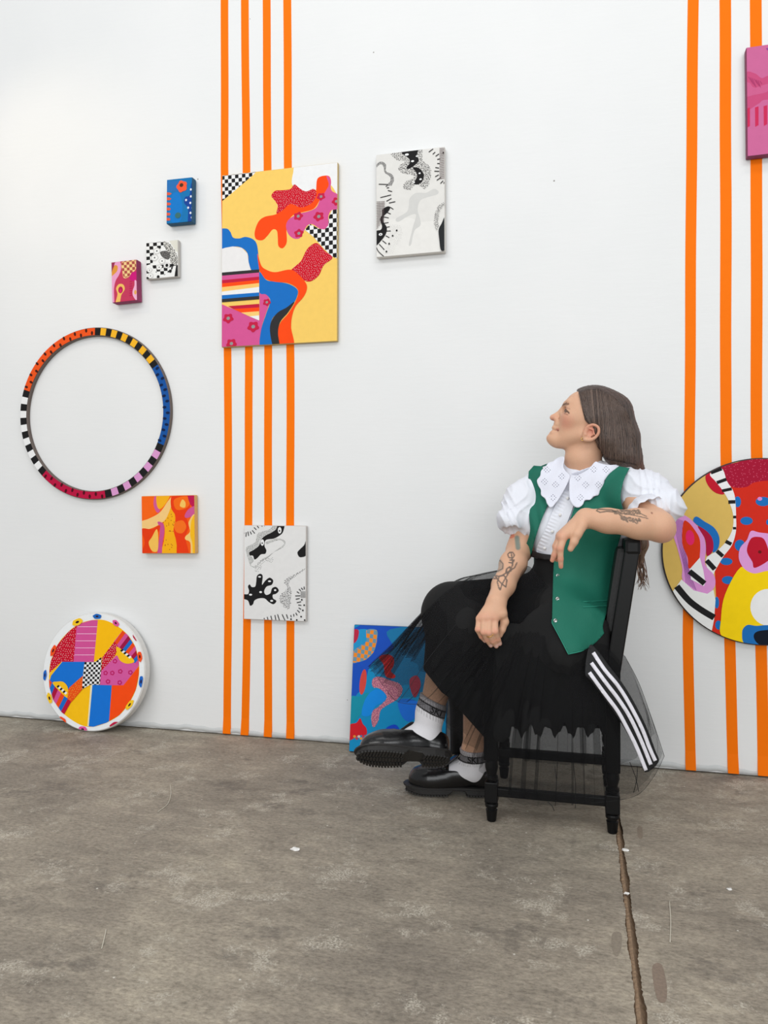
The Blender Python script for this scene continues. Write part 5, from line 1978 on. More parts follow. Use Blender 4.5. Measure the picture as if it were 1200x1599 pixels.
for li, (dz, fr, am, ph, cut) in enumerate(((0.0, 60, 0.007, 0.0, 1.0), (0.018, 47, 0.009, 1.3, 0.97), (0.032, 53, 0.012, 2.1, 0.80))):
    cols = tcols(front, dz)
    if cut < 1:
        cols = [[p + (c[0] - p) * (1 - cut) for p in c] for c in cols]
    env = lambda u: 1 - 0.85 * np.clip((u - 0.80) / 0.1, 0, 1)
    V, F = sheet(cols, 520, 50, lambda u, v: env(u) * am * (0.6 + 0.4 * np.sin(u * 23 + ph)) * np.sin(u * fr * math.pi + ph + 2.4 * np.sin(u * 17 + ph) + 1.5 * np.sin(u * 41)) * np.clip(v * 1.4, 0, 1),
                 lambda u, v: env(u) * am * (1.0 + 0.6 * np.sin(u * 29 + 2 * ph)) * np.sin(u * fr * math.pi + ph + 2.4 * np.sin(u * 17 + ph) + 1.5 * np.sin(u * 41) + 1.4) * np.clip(v * 1.6 - 0.2, 0, 1))
    link('tulle_layer', npmesh('tulle_layer', V, F), M_TULLE, sk)
# rolled hem edge and seams of the tulle, slightly denser than the net
M_SEAM = mat('tulle_seam', (22, 22, 24), 0.8)
cc_ = tcols(front)
for path, r in (([c[-1] for c in cc_[:5]], 0.0006), ([c[-1] for c in cc_[8:12]], 0.0005), (cc_[0][1:], 0.0008), ([p + (-FW) * 0.004 for p in cc_[3][2:]], 0.0006), (cc_[11][1:], 0.0007)):
    MB().tube(catmull(path, 8, False), r, 5).build('seam', M_SEAM, sk, True)
# wisps of net below the chair
for a, b in (((867, 1196), (868, 1246)), ((896, 1192), (899, 1262)), ((984, 1190), (998, 1236)), ((996, 1196), (990, 1238)), ((856, 1252), (866, 1266))):
    MB().tube([Q(*a, 2.14), Q((a[0] + b[0]) / 2 + 2, (a[1] + b[1]) / 2, 2.135), Q(*b, 2.145)], 0.0009, 5).build('loose_thread', M_SEAM, sk, True)

# three white stripes down a black side band
bandp = [(921, 1008), (934, 1016), (952, 1040), (972, 1066), (990, 1095), (1010, 1135), (1024, 1172), (1029, 1190), (1008, 1206), (998, 1180), (984, 1152), (966, 1122), (945, 1092), (924, 1064), (914, 1050)]


def band_d(u, v, o=0.0):
    return np.interp(v, [1000, 1060, 1120, 1210], [2.118, 2.086, 2.086, 2.10]) - o


V, F, U_ = patch(bandp, None, 0, 0.0015, 4.0, dfun=lambda a, b: band_d(a, b))
link('side_band', pymesh('side_band', V, F), mat('band_cloth', (8, 8, 11), 0.7, 0.2, 150), sk, True)
M_WSTR = mat('white_stripe_cloth', (232, 230, 238), 0.6, 0.3, 200)
stripes = [[(927, 1019), (945, 1046), (965, 1070), (982.5, 1097.5), (1002.5, 1136), (1015, 1168), (1024, 1188)],
           [(924, 1035), (946, 1065), (967, 1092.5), (985, 1121), (1002, 1157), (1017, 1194)],
           [(921, 1050), (944, 1082), (965, 1110), (980, 1137), (995, 1167), (1009.5, 1203)]]
for st in stripes:
    L = np.array(catmull(st, 6, False))
    t = np.gradient(L, axis=0)
    t /= np.linalg.norm(t, axis=1)[:, None]
    nn = np.stack([-t[:, 1], t[:, 0]], 1) * 2.9
    poly = list(L + nn) + list((L - nn)[::-1])
    V, F, U_ = patch(poly, None, 0, 0.0008, 4.0, sm=False, dfun=lambda a, b: band_d(a, b, 0.0016))
    link('white_stripe', pymesh('white_stripe', V, F), M_WSTR, sk, True)

# ------------------------------------------------------------------ blouse
M_SHIRT = mat('white_cotton', (228, 230, 238), 0.8, 0.25, 240, 0.02)
shirt = Field()
add_torso(shirt, 0.009)
shirt.chain([Lsh, Q(1008, 777, 2.245), Q(1034, 790, 2.18)], [0.060, 0.074, 0.058], 0.03)
shirt.ell(Q(1050, 789, 2.175), (0.040, 0.045, 0.026), (RT * 0.86 - UP * 0.5, FW, RT * 0.5 + UP * 0.86), 0.02)
shirt.cone(Q(1034, 822, 2.12), Q(1062, 836, 2.10), 0.040, 0.040, 0.008, sub=True)
shirt.chain([Rsh, Q(817, 782, 2.44), Q(803, 812, 2.405)], [0.054, 0.056, 0.050], 0.03)
shirt.ell(Q(793, 815, 2.39), (0.042, 0.045, 0.024), (RT * 0.75 - UP * 0.66, FW, RT * 0.66 + UP * 0.75), 0.02)
shirt.cone(Q(800, 842, 2.37), Q(790, 862, 2.36), 0.042, 0.042, 0.006, sub=True)
wz = Q(850, 872, 2.40)[2]


def shirt_post(D, x, y, z):
    u, v, d = pix(x, y, z)
    sl = np.clip((u - 968) / 14, 0, 1) + np.clip((832 - u) / 10, 0, 1)
    sl = np.clip(sl, 0, 1)
    lft = (u < 900)
    along = np.where(lft, (u - 800) * -0.36 + (v - 790) * 0.93, (u - 1010) * 0.82 + (v - 770) * 0.57)
    across = np.where(lft, (u - 800) * 0.93 + (v - 790) * 0.36, (u - 1010) * -0.57 + (v - 770) * 0.82)
    a1 = np.sin(across * 0.19 + 1.6 * np.sin(along * 0.05 + 0.7) + 0.9 * np.sin(along * 0.11 + across * 0.05) + d * 18)
    a2 = np.sin(across * 0.13 - along * 0.17 + 1.8 * np.sin(along * 0.06 - across * 0.08 + 2))
    w = (1 - np.abs(a1)) ** 1.6 * 0.0040 + (1 - np.abs(a2)) ** 2 * 0.0045
    D = D - (w - 0.003) * sl
    D = D + 0.0016 * np.sin(u * 0.22 + v * 0.10 + 2.5 * np.sin(v * 0.06 + u * 0.04)) * (1 - sl)
    return np.maximum(D, wz - z).astype(np.float32)


V, F = shirt.mesh(0.003, post=shirt_post)
V = smooth_v(V, F, 1, 0.4)
sh = link('blouse', npmesh('blouse', V, F), M_SHIRT, person)
# gathered cuffs
for J0, J1, t, r in ((Lsh, Lel, 0.74, 0.0545), (Rsh, Rel, 0.60, 0.0500)):
    c = J0 * (1 - t) + J1 * t
    dz_ = (J1 - J0) / np.linalg.norm(J1 - J0)
    e1 = np.cross(dz_, UP)
    e1 /= np.linalg.norm(e1)
    e2 = np.cross(dz_, e1)
    b = MB()
    Vc_, Fc_ = [], []
    for i in range(72):
        a = 2 * math.pi * i / 72
        w_ = 0.0022 * math.sin(a * 15) + 0.0012 * math.sin(a * 7 + 1)
        d_ = math.cos(a) * e1 + math.sin(a) * e2
        for rr, zz in ((r - 0.004, -0.030), (r + 0.002 + w_ * 0.5, -0.026), (r + 0.006 + w_, 0.0), (r + 0.011 + w_ * 1.4, 0.010), (r + 0.009 + w_ * 1.4, 0.011), (r + 0.001 + w_, 0.0), (r - 0.006, -0.026)):
            Vc_.append(c + d_ * rr + dz_ * zz)
    for i in range(72):
        k = (i + 1) % 72
        for j in range(7):
            Fc_.append((i * 7 + j, k * 7 + j, k * 7 + (j + 1) % 7, i * 7 + (j + 1) % 7))
    b.add(Vc_, Fc_)
    b.build('cuff', M_SHIRT, sh, True)
# front placket with gathers
plk = [(879, 768), (900, 770), (896, 790), (884, 822), (872, 852), (866, 868), (838, 862), (852, 826), (866, 792)]
pf = Field()
add_torso(pf, 0.012)


def gather(u, v):
    s_ = (u - 885) * 0.90 + (v - 775) * 0.42
    al = (v - 775) * 0.92 - (u - 885) * 0.38
    return 0.0016 * np.sin(al * 1.15) * np.exp(-((s_ + 4) / 7.0) ** 2) + 0.0014 * np.exp(-((s_ - 9) / 1.4) ** 2)


V, F, U_ = patch(plk, pf, 0.0015, 0.002, 1.6, relax=2, ripple=gather)
link('placket', pymesh('placket', V, F), M_SHIRT, sh, True)
for k in range(4):
    t = k / 3
    c = np.array([887 - 36 * t, 778 + 78 * t])
    dd = march(pf, [c[0]], [c[1]], 0.004)[0]
    P = Q(c[0], c[1], dd)
    MB().lathe(P, P - FW, [(0, 0.0042), (0.0012, 0.0048), (0.0028, 0.0044), (0.0032, 0.001)], 14).build('shirt_button', mat('pearl_button', (236, 234, 232), 0.3), sh, True)

# ------------------------------------------------------------------ vest
M_VEST = mat('green_twill', (4, 104, 84), 0.75, 0.2, 260, 0.05)
drape = Field()
add_torso(drape, 0.013)
drape.ops += skirt.ops
drape.cone(Lsh, Lsh * 0.7 + Lel * 0.3, 0.064, 0.066, 0.03)
vestL = [(984, 731), (976, 746), (971, 765), (970, 780), (974, 800), (972, 830), (966, 850), (960, 885), (955, 915), (952, 939), (946, 962), (942, 978), (944, 989), (930, 1004), (912, 1015.5), (888, 1021.5), (876, 998), (862.5, 973), (863.5, 930), (865, 885), (868, 858), (878, 838), (888, 818), (897, 793), (905, 786), (928, 777), (941, 760), (950, 742), (967, 728)]
vestR = [(834, 727), (826, 736), (825, 757), (825, 780), (827, 810), (828, 830), (822, 850), (812, 872), (810, 884), (818, 880), (829, 867), (836, 842), (846, 812), (858, 784), (852, 765), (849, 745), (848, 728)]


def vr_(u, v):
    return 0.004 * np.sin((u - 835) * 0.38 - (v - 760) * 0.07) * np.clip((v - 745) / 40, 0, 1)


def cornered(poly, corners, n=5):
    """smooth runs between sharp corners"""
    N_ = len(poly)
    out = []
    for i, c in enumerate(corners):
        e = corners[(i + 1) % len(corners)]
        run = [poly[(c + k) % N_] for k in range(((e - c) % N_) + 1)]
        out += [tuple(p) for p in catmull(run, n, False)[:-1]]
    return out


vestL = cornered(vestL, [0, 4, 12, 15, 17, 23, 28])
vestR = cornered(vestR, [0, 1, 8, 13, 16])
vest = None
for poly, rip, rl in ((vestL, lambda u, v: 0.0015 * np.sin(u * 0.12 + v * 0.03), 14), (vestR, vr_, 5)):
    V, F, U_ = patch(poly, drape, 0.007, 0.004, 3.0, sm=False, relax=rl, ripple=rip)
    if vest is None:
        vest = link('vest', pymesh('vest', V, F), M_VEST, person, True)
        Ud, Vd = U_[:len(U_) // 2], V[:len(V) // 2]
    else:
        link('front_panel', pymesh('front_panel', V, F), M_VEST, vest, True)
# back of the vest
vb = Field()
add_torso(vb, 0.013)


def vest_back(D, x, y, z):
    s_ = (x - NB[0]) * CN[0] + (y - NB[1]) * CN[1]
    D = np.abs(D - 0.002) - 0.0035
    for J in (Lsh, Rsh):
        r = np.sqrt((x - J[0]) ** 2 + (y - J[1]) ** 2 + (z - J[2] + 0.02) ** 2)
        D = np.maximum(D, 0.078 - r)
    rn = np.sqrt((x - NB[0]) ** 2 + (y - NB[1]) ** 2 + (z - NB[2] - 0.01) ** 2)
    D = np.maximum(D, 0.085 - rn)
    D = np.maximum(D, s_ - 0.005)
    return np.maximum(D, Q(890, 935, 2.4)[2] - z).astype(np.float32)


V, F = vb.mesh(0.003, post=vest_back)
link('back_panel', npmesh('back_panel', V, F), mat('vest_back_lining', (18, 96, 82), 0.5, 0.1, 200), vest)


def vest_depth(px, py):
    i = np.argmin(np.hypot(Ud[:, 0] - px, Ud[:, 1] - py))
    return proj(Vd[i])[2]


M_STUD = mat('steel_button', (196, 198, 196), 0.22, 0, 50, 0.05, 1.0)
for c in ((871.5, 899), (871, 935), (867.5, 969)):
    P = Q(c[0], c[1], vest_depth(*c) + 0.001)
    MB().lathe(P, P - FW, [(0, 0.0052), (0.0015, 0.0060), (0.003, 0.0052), (0.0034, 0.0036), (0.0022, 0.0030), (0.0022, 0.0005)], 18).build('button', M_STUD, vest, True)
M_TRIM = mat('vest_welt', (40, 140, 118), 0.7, 0.2, 200)
for y0, y1 in ((939.5, 937.5), (948, 945.5)):
    pts = [Q(u, y0 + (y1 - y0) * (u - 911) / 42, vest_depth(u, y0) - 0.0012) for u in np.linspace(911, 951, 12)]
    MB().tube(pts, 0.0012, 6).build('pocket_welt', M_TRIM, vest, True)
pts = [Q(u, v, vest_depth(u, v) - 0.0008) for u, v in [p for p in vestL if p[1] > 965 and p[0] < 914]]
MB().tube(pts, 0.0013, 6).build('edge_stitching', M_TRIM, vest, True)

# ------------------------------------------------------------------ collar
cf = Field()
add_torso(cf, 0.020)
cf.chain([NB + HR * 0.004, H(910.5, 722)], [0.064, 0.056], 0.02)
M_COL = mat('white_eyelet_cotton', (228, 230, 242), 0.8, 0.25, 240, 0.02)
colL = [(890.5, 743), (884, 736), (880, 728), (882, 715), (877, 713), (869.5, 716), (864, 720.5), (857, 722.5), (852, 729), (845.5, 735), (844, 743), (839, 750), (841, 758), (845, 765), (845.5, 773), (852, 779), (855, 787), (861, 792.5), (869.5, 784.5), (880, 768), (887, 754)]
colR = [(892, 744), (904, 741), (919, 733), (930, 721), (936, 723), (950, 726), (967, 726), (962, 733), (955, 738), (951, 745), (944.5, 750), (944, 759), (938, 765), (935, 773), (928, 775), (922, 780.5), (914, 781), (910.5, 788), (904, 792.5), (897, 790.5), (891, 781.5), (889.5, 768), (889.5, 755)]
eyel = [[(855, 734), (851, 752), (868, 757), (864, 777), (878, 744)], [(928, 733), (915, 757), (935, 757), (907, 777), (903, 746), (947, 733)]]
for poly, ey in ((colL, eyel[0]), (colR, eyel[1])):
    V, F, U_ = patch(poly, cf, 0.011, 0.0022, 2.2, n=4, relax=6, ripple=lambda u, v: 0.0012 * np.sin(u * 0.33 + v * 0.2))
    co_ = link('collar', pymesh('collar', V, F), M_COL, sh, True)
    Uc, Vc = U_[:len(U_) // 2], V[:len(V) // 2]
    b = MB()
    for c in ey:
        for k in range(9):
            a = 2 * math.pi * k / 8
            rr = 0 if k == 8 else (3.4 if k % 2 else 4.6)
            q = (c[0] + rr * math.cos(a), c[1] + rr * math.sin(a))
            if not inside(q, poly):
                continue
            i = np.argsort(np.hypot(Uc[:, 0] - q[0], Uc[:, 1] - q[1]))[:3]
            d_ = np.mean(proj(Vc[i])[2]) - 0.0009
            ring = [Q(q[0] + 0.62 * math.cos(t), q[1] + 0.78 * math.sin(t), d_) for t in np.linspace(0, 2 * math.pi, 7)[:-1]]
            b.add(ring, [tuple(range(6))[::-1]])
    tag(b.build('eyelets', mat('eyelet_hole_shade', (84, 84, 100), 0.9), co_), kind='stuff')  # flat dark discs, coloured as the shade inside the eyelet holes
# collar stand round the back of the neck
cs = Field()
cs.chain([NB + HR * 0.004 - UP * 0.01, H(912, 722), H(916, 706)], [0.064, 0.059, 0.057], 0.01)


def stand(D, x, y, z):
    u, v, d = pix(x, y, z)
    D = np.abs(D) - 0.0026
    top_ = 740 - (u - 890) * 0.34
    D = np.maximum(D, (top_ - v) * 0.0019)
    return np.maximum(D, (v - top_ - 18) * 0.0019).astype(np.float32)


V, F = cs.mesh(0.0025, post=stand)
link('collar_stand', npmesh('collar_stand', V, F), M_COL, sh)

# ------------------------------------------------------------------ hair
hair = Field()
hair.ell(H(930, 651), (0.103, 0.083, 0.095), hax, 0.02)
hair.chain([H(944, 655, .045), H(956, 690, .052), H(966, 714, .048), Q(989, 744, 2.385), Q(1002, 800, 2.43)], [0.046, 0.036, 0.032, 0.026, 0.020], 0.03)
hair.chain([H(962, 645, 0), H(974, 685, 0), H(980, 715, -.01), Q(998, 760, 2.43), Q(1003, 850, 2.45), Q(1001, 885, 2.455)], [0.048, 0.042, 0.036, 0.026, 0.014, 0.007], 0.03)
hair.chain([H(944, 655, -.045), H(958, 695, -.05), H(970, 720, -.045), Q(985, 760, 2.47)], [0.044, 0.036, 0.030, 0.022], 0.03)


def hair_cut(D, x, y, z):
    a, b, c = x - HB[0], y - HB[1], z - HB[2]
    u = (a * HR[0] + b * HR[1]) / sx + 920
    v = 660 - c / sy
    w = np.abs(a * HS[0] + b * HS[1])
    line = np.interp(v, [600, 606, 611, 620, 633, 650, 660, 665, 668, 671, 676, 690, 712, 724, 730], [898, 901, 903.5, 905, 907.5, 911.5, 914, 918, 926, 935, 938, 934, 932, 936, 960])
    line = line - np.clip(0.03 - w, 0, 0.03) * 60
    cut = (line - u) * 0.0016
    gr = 0.0008 * np.sin(w * 900 + u * 0.4) + 0.0007 * np.sin(w * 420 - u * 0.25 + 1)
    return np.maximum(D + gr, cut).astype(np.float32)


V, F = hair.mesh(0.003, post=hair_cut)
V = smooth_v(V, F, 2, 0.4)
HC = np.array(lin((70, 56, 50)))
hu, hv, hd = proj(V)
me = npmesh('hair', V, F)
fl_ = np.clip((hv - 690) / 120, 0, 1)[:, None]
vcolor(me, HC * (1 - fl_) + np.array(lin((104, 80, 64))) * fl_)


def hair_mat():
    m, nt, b = base_mat('brown_hair')
    N, L = nt.nodes, nt.links
    at = N.new('ShaderNodeAttribute')
    at.attribute_name = 'paint'
    tc = N.new('ShaderNodeTexCoord')
    mp = N.new('ShaderNodeMapping')
    mp.inputs['Rotation'].default_value = (0, math.radians(-28), 0)
    mp.inputs['Scale'].default_value = (420, 420, 14)
    L.new(tc.outputs['Object'], mp.inputs['Vector'])
    nz = N.new('ShaderNodeTexNoise')
    nz.inputs['Scale'].default_value = 1.0
    nz.inputs['Detail'].default_value = 3
    L.new(mp.outputs[0], nz.inputs['Vector'])
    mr = N.new('ShaderNodeMapRange')
    mr.inputs[1].default_value, mr.inputs[2].default_value = 0.3, 0.7
    mr.inputs[3].default_value, mr.inputs[4].default_value = 0.45, 1.5
    L.new(nz.outputs[0], mr.inputs[0])
    vm = N.new('ShaderNodeVectorMath')
    vm.operation = 'SCALE'
    L.new(at.outputs['Color'], vm.inputs[0])
    L.new(mr.outputs[0], vm.inputs['Scale'])
    L.new(vm.outputs[0], b.inputs['Base Color'])
    b.inputs['Roughness'].default_value = 0.42
    b.inputs['Specular IOR Level'].default_value = 0.5
    bp = N.new('ShaderNodeBump')
    bp.inputs['Strength'].default_value = 0.5
    bp.inputs['Distance'].default_value = 0.002
    L.new(nz.outputs[0], bp.inputs['Height'])
    L.new(bp.outputs[0], b.inputs['Normal'])
    return m


M_HAIR = hair_mat()
hr = link('hair', me, M_HAIR, person)
# strands laid over the mass
sb, sc = MB(), []
for k in range(240):
    t = (k + random.random()) / 240
    s0 = np.array([904 + 74 * t ** 0.9, np.interp(t, [0, .15, .4, .7, 1], [613, 606.5, 607.5, 618, 640])])
    e0 = np.array([np.interp(t, [0, .35, 1], [922, 940, 995]), np.interp(t, [0, .35, 1], [664, 716, 727])])
    mid = (s0 + e0) / 2 + np.array([np.interp(t, [0, 1], [-3, 6]), -3])
    path = np.array(catmull([s0, mid, e0], 8, False)) + rng.normal(0, 0.25, (17, 2))
    d_ = march(hair, path[:, 0], path[:, 1], 0.0006, 2.0, 2.6)
    if np.isnan(d_).any():
        ok = ~np.isnan(d_)
        path, d_ = path[ok], d_[ok]
        if len(d_) < 5:
            continue
    n0 = len(sb.V)
    sb.tube([Q(p[0], p[1], q) for p, q in zip(path, d_)], list(np.interp(np.linspace(0, 1, len(d_)), [0, .1, .85, 1], [.0004, .0009, .0009, .0004])), 4)
    c = np.array(lin(random.choice([(64, 50, 44), (82, 66, 58), (98, 80, 70), (54, 42, 38), (112, 94, 84)])))
    sc += [c] * (len(sb.V) - n0)
for k in range(26):                                      # long ends hanging behind the chair back
    x0 = 994 + 10 * random.random()
    p = [(x0, 845), (x0 + random.uniform(-3, 4), 872), (x0 + random.uniform(-4, 8), 898), (x0 + random.uniform(-6, 16), 912 + 12 * random.random())]
    n0 = len(sb.V)
    pts = catmull([Q(a, b, 2.445 + 0.01 * random.random()) for a, b in p], 6, False)
    sb.tube(pts, list(np.interp(np.linspace(0, 1, len(pts)), [0, .7, 1], [.0016, .0012, .0003])), 4)
    c = np.array(lin(random.choice([(120, 92, 74), (142, 112, 94), (96, 74, 62), (164, 138, 122)])))
    sc += [c] * (len(sb.V) - n0)
for k in range(22):                                      # flyaways along the back
    y0 = 640 + 70 * random.random()
    x0 = np.interp(y0, [640, 660, 690, 720], [980, 985, 990, 994])
    p = [(x0 - 4, y0), (x0 + 3 + 3 * random.random(), y0 + 18), (x0 + 5 + 7 * random.random(), y0 + 40 + 20 * random.random())]
    n0 = len(sb.V)
    pts = catmull([Q(a, b, 2.37 + 0.02 * random.random()) for a, b in p], 5, False)
    sb.tube(pts, [0.0005] * len(pts), 3)
    sc += [np.array(lin((120, 100, 88)))] * (len(sb.V) - n0)
me = pymesh('strands', sb.V, sb.F)
vcolor(me, sc)
o = link('strands', me, attr_mat('hair_strand', 0.4, 0, 60, 0.1), hr, True)
o['kind'] = 'stuff'

# ------------------------------------------------------------------ socks and loafers
M_SOCK = attr_mat('sock_knit', 0.9, 0.3, 300, 0.04)


def text_mesh(body_txt):
    cu = bpy.data.curves.new('sock_text', 'FONT')
    cu.body = body_txt
    cu.size = 1.0
    cu.align_x = 'CENTER'
    cu.offset = 0.02
    o = bpy.data.objects.new('sock_text_tmp', cu)
    COL.objects.link(o)
    dg = bpy.context.evaluated_depsgraph_get()
    m = bpy.data.meshes.new_from_object(o.evaluated_get(dg))
    bpy.data.objects.remove(o, do_unlink=True)
    bm = bmesh.new()
    bm.from_mesh(m)
    bmesh.ops.triangulate(bm, faces=bm.faces[:])
    Vt = np.array([v.co[:2] for v in bm.verts])
    bm.verts.index_update()
    Ft = [tuple(v.index for v in f.verts) for f in bm.faces]
    bm.free()
    return Vt, Ft


def sock(pts, rs, top, axis, bands_, txt_c, txt_ang, txt_h):
    f = Field()
    f.chain(pts, rs, 0.02)
    top, axis = np.array(top), np.array(axis) / np.linalg.norm(axis)

    def post(D, x, y, z):
        s_ = (x - top[0]) * axis[0] + (y - top[1]) * axis[1] + (z - top[2]) * axis[2]
        return np.maximum(D, s_).astype(np.float32)
    V, F = f.mesh(0.0025, post=post)
    s_ = -(V - top) @ axis
    C = np.tile(np.array(lin((226, 224, 228))), (len(V), 1))
    a_, b_, c_, d_ = bands_
    dark = ((s_ > a_) & (s_ < a_ + 0.004)) | ((s_ > b_) & (s_ < b_ + 0.004))
    grey = ((s_ > a_) & (s_ < b_))
    C[s_ < a_] = lin((176, 172, 176))
    C[grey] = lin((120, 118, 122))
    C[dark] = lin((24, 22, 24))
    # knitted ribs
    ang_ = np.arctan2((V - top) @ RT, (V - top) @ FW)
    rib = (np.sin(ang_ * 34) > 0.3) & ~dark & (s_ < c_)
    C[rib] *= 0.72
    me = npmesh('sock', V, F)
    vcolor(me, C)
    o = link('sock', me, M_SOCK, person)
    Vt, Ft = text_mesh('SKI')
    ca, sa = math.cos(txt_ang), math.sin(txt_ang)
    U2 = np.stack([txt_c[0] + txt_h * (Vt[:, 0] * ca + (Vt[:, 1] - 0.35) * sa), txt_c[1] + txt_h * (Vt[:, 0] * sa - (Vt[:, 1] - 0.35) * ca)], 1)
    dd = march(f, U2[:, 0], U2[:, 1], 0.0012)
    dd = np.where(np.isnan(dd), np.nanmean(dd), dd)
    link('sock_lettering', pymesh('sock_lettering', [Q(u[0], u[1], q) for u, q in zip(U2, dd)], Ft), mat('black_print', (18, 17, 18), 0.8), o)
    return o


ax_r = Rkn - Ran
ax_l = Lkn - Lan
def on_leg(kn, an, py):
    t = (py - proj(kn)[1]) / (proj(an)[1] - proj(kn)[1])
    return kn * (1 - t) + an * t


sock([Rkn * 0.42 + Ran * 0.58 + RT * 0.005, Rkn * 0.2 + Ran * 0.8, Ran, SHOE_R((0.110, 0, 0.074)), SHOE_R((0.150, 0, 0.058))], [0.0455, 0.0415, 0.0425, 0.036, 0.026],
     on_leg(Rkn, Ran, 1091), ax_r + RT * 0.12, (0.014, 0.034, 0.052, 0), (682, 1111), 0.42, 14)
sock([Lkn * 0.42 + Lan * 0.58 + RT * 0.005, Lkn * 0.2 + Lan * 0.8, Lan, SHOE_L((0.108, 0, 0.072)), SHOE_L((0.150, 0, 0.056))], [0.0455, 0.0415, 0.0430, 0.036, 0.026],
     on_leg(Lkn, Lan, 1167), ax_l * 0.3 + UP, (0.014, 0.036, 0.050, 0), (739, 1187), 0.02, 13)

M_LEATHER = mat('black_leather', (20, 19, 20), 0.22, 0.12, 110, 0.2)
M_SOLE = mat('black_rubber', (34, 32, 31), 0.6, 0.3, 120, 0.2)


def sole_hw(x):
    return float(np.interp(x, [0, .006, .02, .05, .09, .12, .16, .195, .225, .25, .268, .278, .282],
                           [0, .018, .030, .0345, .033, .034, .042, .0465, .045, .039, .028, .014, 0]))


def loafer(W):
    f = Field()
    f.chain([(0.040, 0, 0.062), (0.10, 0, 0.060), (0.160, 0, 0.052), (0.205, 0, 0.046), (0.236, 0, 0.043)], [0.0325, 0.0335, 0.0405, 0.0425, 0.0355], 0.03)
    f.cone((0.034, 0, 0.05), (0.036, 0, 0.083), 0.029, 0.028, 0.02)
    f.cone((0.038, 0, 0.078), (0.125, 0, 0.078), 0.0295, 0.0310, 0.02)
    f.cone((0.118, 0, 0.070), (0.150, 0, 0.064), 0.034, 0.034, 0.02)
    f.cone((-0.02, 0, 0.168), (0.132, 0, 0.160), 0.084, 0.082, 0.005, sub=True)
    f.cone((0.040, 0, 0.083), (0.124, 0, 0.081), 0.0258, 0.0275, 0.004, sub=True)

    def post(D, x, y, z):
        seam = np.abs(np.sqrt(((x - 0.185) / 0.070) ** 2 + (y / 0.031) ** 2) - 1) * 0.03
        D = D - 0.0014 * np.exp(-(seam / 0.0018) ** 2) * (z > 0.055) * (x > 0.150)
        return np.maximum(D, 0.027 - z).astype(np.float32)
    V, F = f.mesh(0.0022, post=post)
    V = smooth_v(V, F, 1, 0.3)
    sh_ = link('loafer', npmesh('loafer', W(V), F), M_LEATHER, person)
    # strap and flap
    b = MB()
    A_ = []
    for t in np.linspace(-1, 1, 15):
        y = 0.041 * t
        z = 0.030 + 0.0725 * math.sqrt(max(0, 1 - (t * 0.93) ** 2))
        A_.append((y, z))
    Vs, Fs = [], []
    for y, z in A_:
        for x, o_ in ((0.140, 0.0), (0.162, -0.007), (0.162, -0.011), (0.140, -0.004)):
            Vs.append((x, y, z + o_))
    for i in range(len(A_) - 1):
        for j in range(4):
            Fs.append((i * 4 + j, i * 4 + (j + 1) % 4, (i + 1) * 4 + (j + 1) % 4, (i + 1) * 4 + j))
    b.add(W(np.array(Vs)), Fs)
    b.build('strap', M_LEATHER, sh_, True)
    tf = Field()
    tf.cone((0.156, 0, 0.090), (0.124, 0, 0.116), 0.022, 0.024, 0.01, ((0.63, 0, 0.78), 5.0))
    V, F = tf.mesh(0.0022)
    link('tongue', npmesh('tongue', W(V), F), M_LEATHER, sh_)
    # sole: outline slab with welt, then tread lugs
    xs_ = np.concatenate([np.linspace(0, .03, 10), np.linspace(.04, .24, 22), np.linspace(.248, .282, 14)])
    out = [(x, sole_hw(x)) for x in xs_] + [(x, -sole_hw(x)) for x in xs_[::-1][1:-1]]
    n = len(out)

    def zb(x):
        return float(np.interp(x, [0, .078, .088, .125, .14, .23, .282], [.007, .007, .020, .020, .007, .007, .013]))
    rows = []
    for sc_, zf in ((0.90, lambda x: zb(x)), (1.0, lambda x: zb(x) + 0.003), (1.0, lambda x: 0.0245), (1.05, lambda x: 0.026), (1.05, lambda x: 0.031), (0.93, lambda x: 0.033)):
        rows.append([(0.141 + (x - 0.141) * (sc_ if sc_ > 1 else (1 - (1 - sc_) * 0.4)) * 1.0, y * sc_, zf(x)) for x, y in out])
    Vs = [p for r in rows for p in r]
    Fs = [tuple(range(n))[::-1], tuple((len(rows) - 1) * n + i for i in range(n))]
    for j in range(len(rows) - 1):
        for i in range(n):
            k = (i + 1) % n
            Fs.append((j * n + i, j * n + k, (j + 1) * n + k, (j + 1) * n + i))
    b = MB()
    b.add(W(np.array(Vs)), Fs)
    so = b.build('sole', M_SOLE, sh_)
    b = MB()
    for reg in (np.arange(0.010, 0.076, 0.0092), np.arange(0.142, 0.274, 0.0092)):
        for x in reg:
            hw = sole_hw(x + 0.003)
            if hw < 0.012:
                continue
            z1 = zb(x) + 0.002
            for s in (-1, 1):
                yo, yi = s * hw * 1.01, s * hw * 0.36
                P = [(x, yo), (x + 0.0064, yo * 0.99), (x + 0.0112, yi), (x + 0.0048, yi)]
                zlo = z1 - 0.0050
                Vb = [(a, c, z1) for a, c in P] + [(a, c, zlo) for a, c in P]
                b.add(W(np.array(Vb)), [(0, 1, 2, 3), (7, 6, 5, 4), (0, 4, 5, 1), (1, 5, 6, 2), (2, 6, 7, 3), (3, 7, 4, 0)])
            Vb = [(x + dx, y, z) for z in (z1, z1 - 0.0045) for dx, y in ((0, -hw * .22), (0.007, -hw * .22), (0.007, hw * .22), (0, hw * .22))]
            b.add(W(np.array(Vb)), [(0, 1, 2, 3), (7, 6, 5, 4), (0, 4, 5, 1), (1, 5, 6, 2), (2, 6, 7, 3), (3, 7, 4, 0)])
    tag(b.build('tread', M_SOLE, so), kind='stuff')
    return sh_


loafer(SHOE_L)
loafer(SHOE_R)

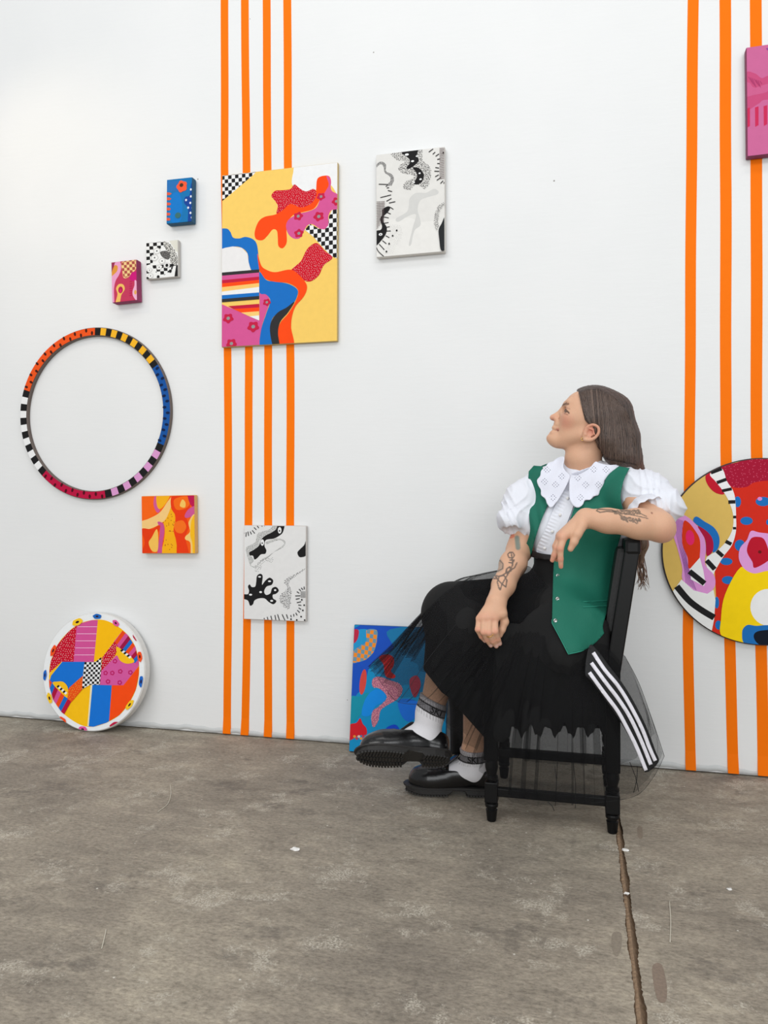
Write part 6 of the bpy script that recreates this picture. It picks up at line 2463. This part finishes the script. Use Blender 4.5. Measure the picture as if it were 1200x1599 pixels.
# ------------------------------------------------------------------ scraps on the floor
M_SCRAP = mat('white_scrap', (232, 230, 226), 0.8, 0.3, 100)


def scrap(px, py, r, label, seed):
    random.seed(seed)
    c = floor_pt(px, py)
    bm = bmesh.new()
    bmesh.ops.create_icosphere(bm, subdivisions=2, radius=r)
    for v in bm.verts:
        k = 1 + random.uniform(-0.35, 0.35)
        v.co = Vector((v.co.x * k, v.co.y * k * 0.8, max(-0.001, v.co.z * 0.35 * k)))
        v.co += Vector(c) + Vector((0, 0, 0.0012))
    me = bpy.data.meshes.new('scrap')
    bm.to_mesh(me)
    bm.free()
    return tag(link('plaster_scrap', me, M_SCRAP), label, 'scrap', 'white scraps lying on the floor')


scrap(461, 1327, 0.0115, 'small white crumpled scrap on the concrete below the left stripes', 3)
scrap(977, 1328, 0.0085, 'small white scrap lying in the floor joint by the chair', 5)
scrap(979, 1396, 0.0065, 'tiny white flake in the floor joint farther from the chair', 9)
scrap(1140, 1389, 0.0060, 'tiny white flake on the concrete right of the joint', 11)

# stains with a shape of their own beside the joint
for k, (pts, col) in enumerate((([(1020, 1508), (1034, 1507), (1042, 1540), (1040, 1564), (1028, 1562), (1021, 1535)], (132, 116, 102)),
                                ([(957, 1458), (970, 1457), (971, 1478), (964, 1494), (956, 1480)], (136, 126, 112)),
                                ([(996, 1292), (1003, 1292), (1004, 1308), (997, 1308)], (136, 123, 108)))):
    P = [floor_pt(a, b) + np.array([0, 0, 0.0004]) for a, b in pts]
    link('floor_stain', pymesh('floor_stain', P := catmull(P, 5), [tuple(range(len(P)))]), mat('dried_stain_%d' % k, col, 0.8, 0.4, 160, 0.35), floor)
# pale fibres and straws dropped on the floor
for path, lab in (([(266, 1226), (267, 1240), (262, 1256), (247, 1268)], 'thin pale curved fibre on the concrete right of the leaning round painting'),
                  ([(166, 1452), (163, 1466), (159, 1482)], 'thin pale straw on the concrete low at the left of the photo'),
                  ([(896, 1408), (898, 1440), (897, 1472)], 'thin white scratch-like fibre on the concrete left of the floor joint')):
    dx = 150 if path[0][0] == 896 else 0
    pts = [floor_pt(a + dx, b) + np.array([0, 0, 0.0014]) for a, b in path]
    if dx:
        lab = 'thin white thread on the concrete right of the floor joint'
    tag(MB().tube(catmull(pts, 5, False), 0.0011, 5).build('loose_fibre', mat('pale_fibre', (206, 200, 184), 0.8), smooth=True), lab, 'fibre', 'pale fibres on the floor')
